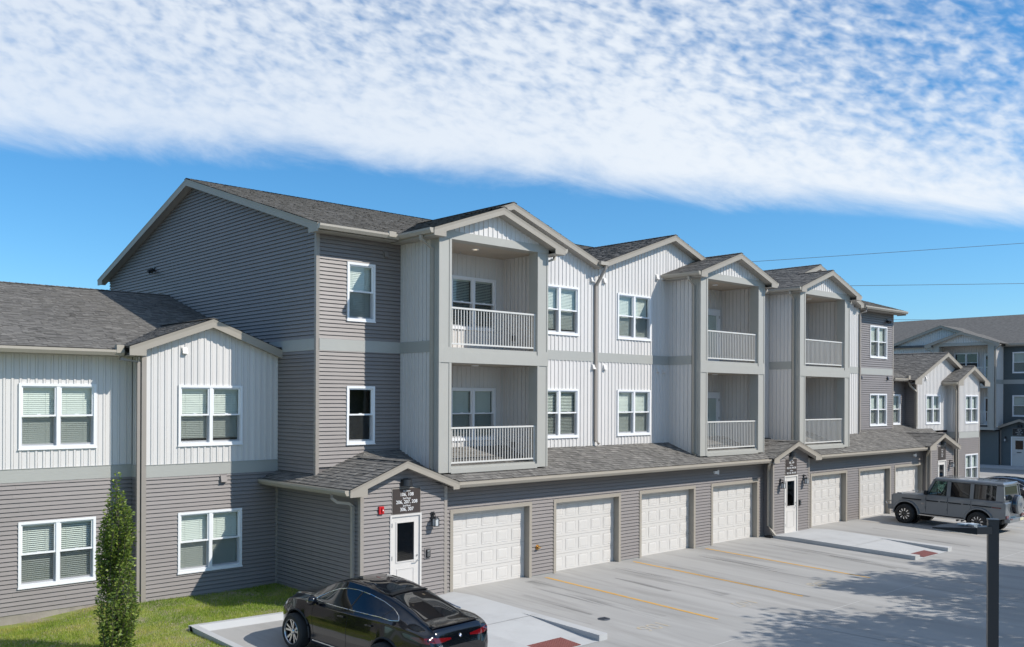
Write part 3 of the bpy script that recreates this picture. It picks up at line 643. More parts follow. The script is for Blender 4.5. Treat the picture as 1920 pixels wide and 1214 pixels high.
# main roof
L = math.hypot(7.75, 7.75 * MS); es = Vector((0, 7.75, 7.75 * MS)).normalized()
roof(B, (-.28, -.5, 9.395), (1, 0, 0), es, [[(0, 0), (2.5, 0), (2.5, L), (0, L)], [(2.5, .22), (18.4, .22), (18.4, L), (2.5, L)], [(18.4, 0), (20.4, 0), (20.4, L), (18.4, L)], [(20.4, .22), (28.1, .22), (28.1, L), (20.4, L)], [(28.1, 0), (32.65, 0), (32.65, L), (28.1, L)]], seed=1)
roof(B, (-.28, 15.0, 9.395), (1, 0, 0), Vector((0, -7.75, 7.75 * MS)).normalized(), [[(0, 0), (32.65, 0), (32.65, L), (0, L)]], tabs=False)
ridge_cap(B, (-.28, 7.25, 11.8), (32.37, 7.25, 11.8))
rake(B, 'Y', -.28, 7.25, 11.79, [(-.5, 9.385), (15.0, 9.385)], -1, h=.20, m='trim_tan', wall=(-.06, 14.56))
rake(B, 'Y', 32.34, 7.25, 11.79, [(-.5, 9.385), (15.0, 9.385)], 1, h=.20, m='trim_tan', wall=(-.06, 14.56))
for xa, xb in ((-.25, .0), (32.05, 32.34)):
    mb = MB()
    for ya, yb in ((-.5, 7.25), (15.0, 7.25)):
        mb.add([(xa, ya, 9.385 - .17), (xb, ya, 9.385 - .17), (xb, yb, 11.79 - .17), (xa, yb, 11.79 - .17)], [(0, 1, 2, 3)])
    mb.build('soffit', 'soffit', B)
soffit(B, -.25, 2.2, -.5, 0.0, 9.24); soffit(B, 27.9, 32.34, -.5, 0.0, 9.24)

for a_, b_ in ((-.25, 2.2), (18.3, 20.1), (27.8, 32.34)):
    mb = MB(); mb.box(a_, b_, -.5, -.475, 9.22, 9.385); mb.build('fascia_board', 'trim_tan', B)
gutter(B, (-.28, -.502, 9.365), (2.12, -.502, 9.365), (0, -1, 0)); gutter(B, (18.3, -.502, 9.365), (20.0, -.502, 9.365), (0, -1, 0)); gutter(B, (28.0, -.502, 9.365), (32.34, -.502, 9.365), (0, -1, 0))
mb = MB(); mb.box(1.78, 2.0, -.64, -.56, 9.28, 9.42); mb.build('gutter_guard', 'gutter', B)

# gables and bays
SL = 0.352; YG = -.64; YB = -2.0; YF = -1.706; YW = -.34
def gable_roof(cx, zp, xl, xr, yf, yb, seed, lpolys=None, rpolys=None):
    esl = Vector((1, 0, SL)).normalized(); k = math.sqrt(1 + SL * SL)
    lw = (cx - xl) * k; rw = (xr - cx) * k
    lp = lpolys or [[(0, 0), (yb - yf, 0), (yb - yf, lw), (0, lw)]]; rp = rpolys or [[(0, 0), (yb - yf, 0), (yb - yf, rw), (0, rw)]]
    roof(B, (xl, yf, zp - SL * (cx - xl)), (0, 1, 0), esl, lp, seed=seed)
    roof(B, (xr, yf, zp - SL * (xr - cx)), (0, 1, 0), Vector((-1, 0, SL)).normalized(), rp, seed=seed + 1)
K = math.sqrt(1 + SL * SL)
GC = [(6.204, 10.81), (13.934, 10.81), (23.91, 10.79)]; BC = [4.58, 15.93, 22.43]; BX = [(2.59, 6.57), (13.93, 17.92), (20.42, 24.40)]
BZ = [10.81 - SL * (6.204 - 4.58), 10.243, 10.79 - SL * (23.91 - 22.43)]
# gable 1: left slope runs on over bay 1
a = (4.58 - 2.2) * K; w = (6.204 - 2.2) * K; yy = YG - YB
gable_roof(6.204, 10.81, 2.2, 10.07, YG, 4.3, 11, lpolys=[[(0, 0), (4.94, 0), (4.94, w), (0, w)]])
roof(B, (2.2, YB, 10.81 - SL * (6.204 - 2.2)), (0, 1, 0), Vector((1, 0, SL)).normalized(), [[(0, 0), (yy, 0), (yy, a), (0, a)]], seed=13)
roof(B, (6.97, YB, BZ[0] - SL * (6.97 - 4.58)), (0, 1, 0), Vector((-1, 0, SL)).normalized(), [[(0, 0), (YW - YB + .02, 0), (YW - YB + .02, (6.97 - 4.58) * K), (0, (6.97 - 4.58) * K)]], seed=14)
gable_roof(13.934, 10.81, 10.07, 17.9, YG, 4.3, 15)
gable_roof(15.93, 10.243, 13.56, 18.30, YB, 3.2, 17)
a = (22.43 - 20.05) * K; w = (23.91 - 20.05) * K
gable_roof(23.91, 10.79, 20.05, 27.78, YG, 4.3, 19)
roof(B, (20.05, YB, 10.79 - SL * (23.91 - 20.05)), (0, 1, 0), Vector((1, 0, SL)).normalized(), [[(0, 0), (yy, 0), (yy, a), (0, a)]], seed=21)
roof(B, (24.81, YB, BZ[2] - SL * (24.81 - 22.43)), (0, 1, 0), Vector((-1, 0, SL)).normalized(), [[(0, 0), (YW - YB + .02, 0), (YW - YB + .02, (24.81 - 22.43) * K), (0, (24.81 - 22.43) * K)]], seed=22)
for (cx, zp), y0 in zip(GC, (YG,) * 3): ridge_cap(B, (cx, y0, zp), (cx, 4.1, zp))
for cx, zp, ye in ((BC[0], BZ[0], -.5), (BC[1], BZ[1], 2.0), (BC[2], BZ[2], -.5)): ridge_cap(B, (cx, YB, zp), (cx, ye, zp))
# rakes
rake(B, 'X', YG, 6.204, 10.80, [(4.3, 10.80 - SL * 1.904), (10.07, 10.80 - SL * 3.866)], -1, h=.19)
rake(B, 'X', YG, 13.934, 10.80, [(10.07, 10.80 - SL * 3.864), (16.2, 10.80 - SL * 2.266)], -1, h=.19)
rake(B, 'X', YG, 23.91, 10.78, [(22.2, 10.78 - SL * 1.71), (27.78, 10.78 - SL * 3.87)], -1, h=.19, wall=(None, 27.5))
for i in range(3):
    (xl, xr), cx, zb = BX[i], BC[i], BZ[i]; tl = (2.2, 13.56, 20.05)[i]; tr = (6.97, 18.30, 24.81)[i]
    rake(B, 'X', YB, cx, zb - .01, [(tl, zb - .01 - SL * (cx - tl)), (tr, zb - .01 - SL * (tr - cx))], -1, h=.19, wall=(xl, xr))
    zs = zb - SL * (cx - tl) - .2
    soffit(B, tl + .02, xl, YB + .03, (-.0 if i == 0 else YW), zs + .02); soffit(B, xr, tr - .02, YB + .03, YW, zs + .02)
    
    for a_, b_, c_ in ((tl, tl + .025, -.5 if i == 0 else YW), (tr - .025, tr, YW)):
        mb = MB(); mb.box(a_, b_, YB + .03, c_, zs, zs + .19); mb.build('fascia_board', 'trim_tan', B)
    # sloped soffit under the front overhang
    mb = MB(); dz = .19
    for t in (tl, tr): mb.add([(t, YB + .03, zb - SL * abs(cx - t) - dz), (cx, YB + .03, zb - dz), (cx, YF + .02, zb - dz), (t, YF + .02, zb - SL * abs(cx - t) - dz)], [(0, 1, 2, 3)])
    mb.build('soffit', 'soffit', B)
    gutter(B, (tl - .002, YB + .02, zs + .18), (tl - .002, (-.58 if i == 0 else YW - .02), zs + .18), (-1, 0, 0)); gutter(B, (tr + .002, YB + .02, zs + .18), (tr + .002, YW - .02, zs + .18), (1, 0, 0))
for cx, zp, t0, t1 in ((6.204, 10.80, 4.3, 10.07), (13.934, 10.80, 10.07, 16.2), (23.91, 10.78, 22.2, 27.78)):
    mb = MB()
    for t in (t0, t1): mb.add([(t, YG + .03, zp - SL * abs(cx - t) - .18), (cx, YG + .03, zp - .18), (cx, YW + .02, zp - .18), (t, YW + .02, zp - SL * abs(cx - t) - .18)], [(0, 1, 2, 3)])
    mb.build('soffit', 'soffit', B)
mb = MB(); mb.box(9.9, 10.26, -.76, -.645, 9.36, 9.47); mb.build('gutter_box', 'gutter', B)

# white wall planes behind the bays
frW = frame('S', 0, YW)
def gtop(pairs, kinks):
    f = lambda u: max(zp - .15 - SL * abs(u - c) for c, zp in pairs); f.kinks = kinks; return f
W2 = (11.172, 1.74); WL = (7.55, 1.74)
hw = [(a + .02, a + 1.72, z + .02, z + 1.49) for a, _ in (W2, WL) for z in (7.083, 3.863)]
w_w = sheathing(frW, 6.57, 13.93, 3.4, 9.3, hw, 'sheath_white', B, top=[(6.57, 9.3), (13.93, 9.3), (13.93, 10.64), (10.07, 9.3), (6.57, 10.5)])
vert(frW, 6.59, 13.93, 3.5, 6.27, [h for h in hw if h[2] < 5], w_w)
tp = gtop([(6.204, 10.81), (13.934, 10.81)], [10.07])
vert(frW, 6.59, 13.93, 6.57, tp, [h for h in hw if h[2] > 5], w_w)
mb = MB(); mb.fbox(frW, 6.57, 13.93, 6.27, 6.57, -.002, .024); mb.build('trim_band', 'band', B)
tp1 = gtop([(6.204, 10.81)], [6.204]); vert(frW, 2.75, 6.59, 9.3, tp1, [], B, single=False)
vt = gtop([(13.934, 10.81)], [13.934]); vert(frW, 13.93, 17.7, 9.3, vt, [], B, single=False)
mb = MB(); mb.add([frW(2.7, 9.28, -.02), frW(6.57, 9.28, -.02), frW(6.57, 10.5, -.02), frW(6.2, 10.62, -.02), frW(2.7, 9.36, -.02)], [(0, 1, 2, 3, 4)]); mb.add([frW(13.93, 9.28, -.02), frW(17.8, 9.28, -.02), frW(13.93, 10.62, -.02)], [(0, 1, 2)])
mb.add([frW(20.3, 9.28, -.02), frW(27.6, 9.28, -.02), frW(23.9, 10.6, -.02)], [(0, 1, 2)]); mb.build('wall', 'sheath_white', B)
window(B, frW, 11.172, 7.083, 1.74, 1.51, True, 'closed'); window(B, frW, 11.172, 3.863, 1.74, 1.51, True, 'closed')
window(B, frW, 7.55, 7.083, 1.74, 1.51, True, 'gap'); window(B, frW, 7.55, 3.863, 1.74, 1.51, True, 'open')
# white strip right of bay 3 and upper triangle
w_s = sheathing(frW, 24.40, 27.94, 3.4, 9.3, [], 'sheath_white', B)
vert(frW, 24.42, 27.86, 3.5, 6.27, [], w_s, single=False); t3 = gtop([(23.91, 10.79)], [23.91]); vert(frW, 24.42, 27.4, 6.57, t3, [], w_s, single=False); vert(frW, 20.5, 24.42, 9.3, t3, [], w_s, single=False); vert(frW, 27.4, 27.86, 6.57, 9.25, [], w_s, single=False)
mb = MB(); mb.fbox(frW, 24.40, 27.94, 6.27, 6.57, -.002, .024); mb.build('trim_band', 'band', B)
mb = MB(); mb.box(27.86, 27.96, YW - .024, YW + .0, 3.4, 9.3); mb.box(27.94, 27.96, YW, .0, 3.4, 9.3); mb.build('corner_board', 'corner_trim', B)
# right siding section
hr = [(29.66, 31.34, z + .02, z + 1.49) for z in (7.083, 3.863)]
w_r = sheathing(frF, 27.94, 32.05, 3.0, 9.3, hr, 'sheath', B)
lap(frF, 27.96, 31.98, 3.5, 6.27, hr, w_r, 'lap', False); lap(frF, 27.96, 31.98, 6.57, 9.28, hr, w_r, 'lap', False)
mb = MB(); mb.fbox(frF, 27.96, 31.98, 6.27, 6.57, -.002, .024); mb.build('trim_band', 'band', B)
mb = MB(); mb.box(31.97, 32.074, -.024, 0, 3.4, 9.28); mb.box(32.05, 32.074, 0, .1, 3.4, 9.28); mb.build('corner_board', 'corner_trim', B)
window(B, frF, 29.637, 7.083, 1.726, 1.51, True, 'closed'); window(B, frF, 29.637, 3.863, 1.726, 1.51, True, 'closed')
w_m = sheathing(frW, 17.92, 20.42, 3.3, 9.3, [], 'sheath_white', B); vert(frW, 17.94, 20.40, 3.4, 9.28, [], w_m, single=False)
# hidden end wall, back wall
mb = MB(); mb.box(32.0, 32.04, .02, 14.5, 0, 9.3); mb.box(0.02, 32.0, 14.4, 14.5, 0, 9.3); mb.add([(32.04, 0, 9.3), (32.04, 14.5, 9.3), (32.04, 7.25, 11.5)], [(0, 1, 2)]); mb.build('wall', 'lap', B)

def lens(parent, x, y, z, lit):
    mb = MB(); mb.lathe([(0.075, 0), (.105, -.002), (.105, -.022), (.085, -.028), (.07, -.012)], (x, y, z), (0, 0, 1), 20); r = mb.build('ceiling_light', 'vinyl', parent, smooth=40)
    m2 = MB(); m2.lathe([(0, -.013), (.07, -.013)], (x, y, z), (0, 0, 1), 20); m2.build('lens', 'lit_lens' if lit else 'lamp_glass', r)
BAL = None
def bay(i):
    global BAL
    xl, xr = BX[i]; cx = (xl + xr) / 2; y0 = 0.0 if i == 0 else YW; ol, orr = xl + .42, xr - .42; yc = YF + .36; near = i == 0
    frB = frame('S', 0, YF); frL = frame('W', xl, y0); frR = frame('E', xr, YF)
    dl = y0 - yc
    # side walls
    for fr, d0, d1 in ((frL, 0.0, dl), (frR, .36, YW - YF)):
        mb = MB(); mb.add([fr(d0, 3.1, -.02), fr(d1, 3.1, -.02), fr(d1, 9.42, -.02), fr(d0, 9.42, -.02)], [(0, 1, 2, 3)]); ww = mb.build('wall', 'sheath_white', B)
        sg = fr is frL and i < 2
        vert(fr, d0 + .005, d1, 3.12, 6.27, [], ww, single=sg); vert(fr, d0 + .005, d1, 6.57, 9.36, [], ww, single=sg)
        mb = MB(); mb.fbox(fr, d0, d1, 6.27, 6.57, -.002, .022); mb.build('trim_band', 'band', B)
    # columns, each storey: side trim, panel and strips
    for z0, z1 in ((3.118, 5.996), (6.40, 9.227)):
        for s in (-1, 1):
            a, b = (xl, ol) if s < 0 else (orr, xr); mb = MB()
            mb.box(a + .012, b - .012, YF + .015, yc, z0, z1)
            out = (a, a + .055) if s < 0 else (b - .055, b); inn = (b - .075, b) if s < 0 else (a, a + .075)
            mb.box(out[0], out[1], YF, YF + .10, z0, z1); mb.box(inn[0], inn[1], YF, yc, z0, z1)
            xo = (a, a + .014) if s < 0 else (b - .014, b); mb.box(xo[0], xo[1], YF + .11, yc, z0, z1)
            mb.build('column', 'trim_grey', B)
    for z0, z1 in ((5.996, 6.275), (9.227, 9.44)):
        mb = MB(); mb.box(xl - .004, xr + .004, YF - .006, yc + .002, z0, z1); mb.build('beam', 'trim_grey', B)
    mb = MB(); mb.box(ol, orr, YF + .02, YF + .30, 6.275, 6.398); mb.box(ol - .004, orr + .004, YF + .006, YF + .05, 6.275, 6.30); mb.box(xl - .002, ol, YF - .004, yc + .002, 6.275, 6.402); mb.box(orr, xr + .002, YF - .004, yc + .002, 6.275, 6.402); mb.build('ledge', 'trim_grey', B)
    mb = MB(); mb.box(ol, orr, YF - .002, yc, 3.09, 3.215); mb.box(ol, orr, YF + .05, yc, 3.215, 3.27); mb.build('ledge', 'trim_grey', B)
    # gable infill
    zb = BZ[i]; bc = BC[i]; f = lambda u: zb - .12 - SL * abs(u - bc); f.kinks = [bc]
    mb = MB(); mb.add([frB(xl, 9.44, -.045), frB(xr, 9.44, -.045), frB(bc, zb - .08, -.045)], [(0, 1, 2)]); wg = mb.build('wall', 'sheath_white', B)
    x0 = bc - (zb - .12 - 9.44) / SL; x1 = bc + (zb - .12 - 9.44) / SL
    frB2 = frame('S', 0, YF + .02); vert(frB2, max(xl, x0), min(xr, x1), 9.44, f, [], wg, single=(i < 2))
    # porch interior
    for fl, (z0, z1) in enumerate(((3.2, 5.99), (6.35, 9.23))):
        mb = MB(); mb.box(xl + .03, xr - .03, yc, .1, z0 - .12, z0); mb.build('porch_floor', 'ceiling', B)
        mb = MB(); mb.box(xl + .03, xr - .03, yc - .34 if False else yc, .1, z1, z1 + .02); mb.build('porch_ceiling', 'ceiling', B)
        fi = frame('S', 0, .1); wz = 3.863 if fl == 0 else 7.083
        door_u = (xr - 1.25) if i == 1 else (xl + .45 if i == 0 else xl + .55)
        hs = []
        if i == 0: hs.append((4.42 + .02, 4.42 + 1.70, wz + .02, wz + 1.49))
        if i == 2: hs.append((xl + 1.6, xl + 3.28, wz + .02, wz + 1.49))
        wb = sheathing(fi, xl + .12, xr - .12, z0, z1, hs, 'sheath_white', B, d=-.02)
        vert(fi, xl + .12, xr - .12, z0, z1, hs + ([(door_u - .02, door_u + .98, z0, z0 + 2.15)] if i == 1 else []), wb, single=False)
        for side in (0, 1):
            fs = frame('E', xl + .12, yc) if side == 0 else frame('W', xr - .12, .1)
            mb = MB(); mb.add([fs(0, z0, -.02), fs(.1 - yc, z0, -.02), fs(.1 - yc, z1, -.02), fs(0, z1, -.02)], [(0, 1, 2, 3)]); ws = mb.build('wall', 'sheath_white', B); vert(fs, 0, .1 - yc, z0, z1, [], ws, single=False)
        if i == 0: window(B, fi, 4.42, wz, 1.72, 1.51, True, 'open' if fl else 'closed')
        if i == 2: window(B, fi, xl + 1.58, wz, 1.72, 1.51, True, 'closed')
        if i == 1:
            d = MB(); d.fbox(fi, door_u, door_u + .06, z0, z0 + 2.14, -.02, .05); d.fbox(fi, door_u + .90, door_u + .96, z0, z0 + 2.14, -.02, .05); d.fbox(fi, door_u + .06, door_u + .90, z0 + 2.06, z0 + 2.14, -.02, .05); od = d.build('balcony_door', 'vinyl', B)
            d = MB(); d.fbox(fi, door_u + .06, door_u + .2, z0, z0 + 2.06, -.02, .03); d.fbox(fi, door_u + .76, door_u + .90, z0, z0 + 2.06, -.02, .03); d.fbox(fi, door_u + .2, door_u + .76, z0, z0 + .28, -.02, .03); d.fbox(fi, door_u + .2, door_u + .76, z0 + 1.9, z0 + 2.06, -.02, .03); d.build('door_leaf', 'vinyl', od)
            g = MB(); g.add([fi(door_u + .2, z0 + .28, .01), fi(door_u + .76, z0 + .28, .01), fi(door_u + .76, z0 + 1.9, .01), fi(door_u + .2, z0 + 1.9, .01)], [(0, 1, 2, 3)]); g.build('pane', 'glass', od)
            g = MB(); [g.fbox(fi, door_u + .2, door_u + .76, z0 + .29 + k * .04, z0 + .325 + k * .04, -.0, .003) for k in range(40)]; g.build('blind', 'blind', od)
            
            for zz in (.3, 1.1, 1.8): g = MB(); g.fbox(fi, door_u + .885, door_u + .93, z0 + zz, z0 + zz + .1, .03, .055); g.build('hinge', 'steel', od)
        lens(B, (4.52, 15.95, 22.55)[i], -.88, z1, i == 0)
        if fl and i == 0:
            s = MB(); s.lathe([(.012, 0), (.012, -.05), (.03, -.055), (.03, -.06), (.006, -.062), (.006, -.1)], (4.54, -.2, z1), (0, 0, 1), 10); s.build('sprinkler_head', 'steel', B)
        if i == 0:
            s = MB(); fs = frame('W', xr - .134, .1); s.fbox(fs, .44, .56, z0 + .42, z0 + .58, 0, .05); s.fbox(fs, .46, .54, z0 + .44, z0 + .56, .05, .07); s.build('outlet_cover', 'dark_metal', B)
        # railing
        zr0, zr1 = (3.36, 4.30) if fl == 0 else (6.50, 7.47); yr = YF + .12
        r = MB(); r.box(ol - .02, orr + .02, yr - .03, yr + .03, zr1 - .045, zr1); r.box(ol - .02, orr + .02, yr - .022, yr + .022, zr0 - .02, zr0 + .022)
        for x in (ol + .02, orr - .02): r.box(x - .02, x + .02, yr - .02, yr + .02, zr0 - .1, zr1 - .02)
        ro = r.build('railing', 'rail', B)
        if BAL is None:
            m0 = MB(); m0.box(-.0095, .0095, -.0095, .0095, 0, 1); BAL = m0.mesh('baluster', 'rail')
        n = 30
        for k in range(n):
            x = ol + .02 + (orr - ol - .04) * (k + 1) / (n + 1); bo = inst('baluster', BAL, ro, Vector((x, yr, zr0)) - wloc(B)); bo.scale.z = zr1 - zr0 - .03
for i in range(3): bay(i)
# downspouts on the bays and wall
for i in range(3):
    xl, xr = BX[i]; tl = (2.2, 13.56, 20.05)[i]; zt = BZ[i] - SL * (BC[i] - tl) - .16
    downspout(B, [(tl - .06, -1.52, zt), (tl - .06, -1.52, zt - .10), (xl - .05, -1.46, zt - .28), (xl - .05, -1.46, 3.25), (xl - .05, -1.56, 3.14)])
    tr = (6.97, 18.30, 24.81)[i]; downspout(B, [(tr + .05, -1.5, zt), (tr + .05, -1.5, zt - .10), (xr + .05, -1.44, zt - .25), (xr + .05, -1.44, 3.25), (xr + .05, -1.56, 3.14)])
downspout(B, [(10.2, -.72, 9.38), (10.16, -.70, 9.25), (10.07, YW - .05, 8.72), (10.07, YW - .05, 3.72), (10.12, YW - .16, 3.60)], 'corner_trim', (.10, .07))
downspout(B, [(28.12, -.62, 9.3), (28.08, -.6, 9.1), (27.9, YW - .06, 9.0), (27.9, YW - .06, 3.6)], 'corner_trim')
# vent hoods
def vent(parent, fr, u, z, m, w=.13, h=.15):
    mb = MB(); mb.hexa([fr(u - w / 2, z - h / 2, .10), fr(u + w / 2, z - h / 2, .10), fr(u + w / 2, z - h / 2, 0), fr(u - w / 2, z - h / 2, 0), fr(u - w / 2, z + h / 2, .05), fr(u + w / 2, z + h / 2, .05), fr(u + w / 2, z + h / 2, 0), fr(u - w / 2, z + h / 2, 0)])
    mb.fbox(fr, u - w / 2 - .02, u + w / 2 + .02, z - h / 2 - .02, z + h / 2 + .02, 0, .022); mb.build('vent_hood', m, parent)
for u, z in ((9.9, 8.92), (10.5, 8.93), (9.98, 6.10), (10.52, 6.10), (13.24, 9.3), (13.52, 9.3), (13.3, 6.08), (13.64, 6.06)): vent(B, frW, u, z, 'white_siding')
vent(B, frF, 2.09, 8.91, 'lap'); vent(B, frF, 28.75, 6.12, 'dark_metal', .1, .14); vent(B, frF, 31.42, 6.12, 'dark_metal', .1, .14)

# ---- garages
YGW = -1.66; frG = frame('S', 0, YGW)
DX = [3.0, 6.85, 10.73, 14.61, 21.28, 25.28, 28.62]; DW = 2.97; DT = 2.136; TR = .10
dh = [(x, x + DW, -1, DT) for x in DX]; dop = [(x + TR, x + DW - TR, -1, DT - TR) for x in DX]
for x0, x1, sg in ((2.59, 17.96, False), (20.56, 31.56, False)):
    hs = [h for h in dh if x0 < h[0] < x1]; ho = [h for h in dop if x0 < h[0] < x1]
    ww = sheathing(frG, x0, x1, -.02, 2.86, ho, 'sheath', B); lap(frG, x0 + .01, x1 - .01, .04, 2.80, hs, ww, 'lap', sg)
    mb = MB(); mb.fbox(frG, x0, x1, -.05, .04, -.1, .004); mb.build('foundation', 'foundation', B) if False else None
    mb = MB(); 
    segs = minus((x0, x1), [(h[0], h[1]) for h in hs])
    for a_, b_ in segs: mb = MB(); mb.fbox(frG, a_, b_, -.06, .04, -.1, .006); mb.build('foundation', 'kerb', B)
PAN = None
def garage_door(x):
    global PAN
    mb = MB(); mb.fbox(frG, x, x + TR, -.03, DT, -.02, .035); mb.fbox(frG, x + DW - TR, x + DW, -.03, DT, -.02, .035); mb.fbox(frG, x + TR, x + DW - TR, DT - TR, DT, -.02, .035)
    mb.fbox(frG, x + TR - .02, x + TR, -.03, DT - TR, -.2, -.02); mb.fbox(frG, x + DW - TR, x + DW - TR + .02, -.03, DT - TR, -.2, -.02); mb.fbox(frG, x + TR, x + DW - TR, DT - TR, DT - TR + .02, -.2, -.02)
    mb.build('door_trim', 'trim_tan', B)
    w = DW - 2 * TR; h = DT - TR + .01; hh = h / 4; s = MB()
    for k in range(4):
        z = -.02 + k * hh; s.fbox(frG, x + TR, x + DW - TR, z + .004, z + hh - .006, -.24, -.185); s.fbox(frG, x + TR, x + DW - TR, z + hh - .006, z + hh + .004, -.24, -.197)
    s.fbox(frG, x + TR, x + DW - TR, -.03, -.015, -.24, -.19)
    d = s.build('garage_door', 'door_white', B)
    if PAN is None:
        pw, ph = .415, .34; p = MB(); c = .03
        z0 = 0
        P = lambda u, z, d: (u, -d, z)
        p.add([P(0, 0, 0), P(pw, 0, 0), P(pw, ph, 0), P(0, ph, 0), P(c * .5, c * .5, -.0045), P(pw - c * .5, c * .5, -.0045), P(pw - c * .5, ph - c * .5, -.0045), P(c * .5, ph - c * .5, -.0045),
               P(c, c, -.0045), P(pw - c, c, -.0045), P(pw - c, ph - c, -.0045), P(c, ph - c, -.0045), P(c * 2.2, c * 2.2, .0005), P(pw - c * 2.2, c * 2.2, .0005), P(pw - c * 2.2, ph - c * 2.2, .001), P(c * 2.2, ph - c * 2.2, .001)],
              [(0, 1, 5, 4), (1, 2, 6, 5), (2, 3, 7, 6), (3, 0, 4, 7), (4, 5, 9, 8), (5, 6, 10, 9), (6, 7, 11, 10), (7, 4, 8, 11), (8, 9, 13, 12), (9, 10, 14, 13), (10, 11, 15, 14), (11, 8, 12, 15), (12, 13, 14, 15)])
        PAN = p.mesh('door_panel', 'door_white')
    for k in range(4):
        for j in range(5):
            u = x + TR + w * (j + .5) / 5 - .2075; z = -.02 + (k + .5) * hh - .17
            inst('door_panel', PAN, d, frG(u, z, -.1845 + .0085) - wloc(d))
for x in DX: garage_door(x)
# shed roof over the garages
m = .356; esd = Vector((0, 1, m)).normalized(); kk = math.sqrt(1 + m * m); ZE = 2.91; Y0 = -2.11
def shed(poly, seed): roof(B, (0, Y0, ZE), (1, 0, 0), esd, [[(x, (y - Y0) * kk) for x, y in poly]], seed=seed)
shed([(2.62, Y0), (17.80, Y0), (17.80, 0), (1.47, 0), (1.154, -.34), (1.154, -1.9)], 31)
shed([(17.80, -1.9), (20.72, -1.9), (20.72, 0), (17.80, 0)], 32); shed([(20.72, Y0), (31.4, Y0), (31.4, .45), (20.72, .0)], 33); shed([(31.4, -1.9), (34.3, -1.9), (36.2, -.1), (34.4, .45), (31.4, .45)], 34)
for a, b in ((2.80, 17.62), (20.98, 31.05)):
    mb = MB(); mb.box(a, b, Y0, Y0 + .025, ZE - .17, ZE - .01); mb.build('fascia_board', 'trim_tan', B); gutter(B, (a, Y0 - .002, ZE - .02), (b, Y0 - .002, ZE - .02), (0, -1, 0)); soffit(B, a, b, Y0 + .02, YGW, ZE - .14)

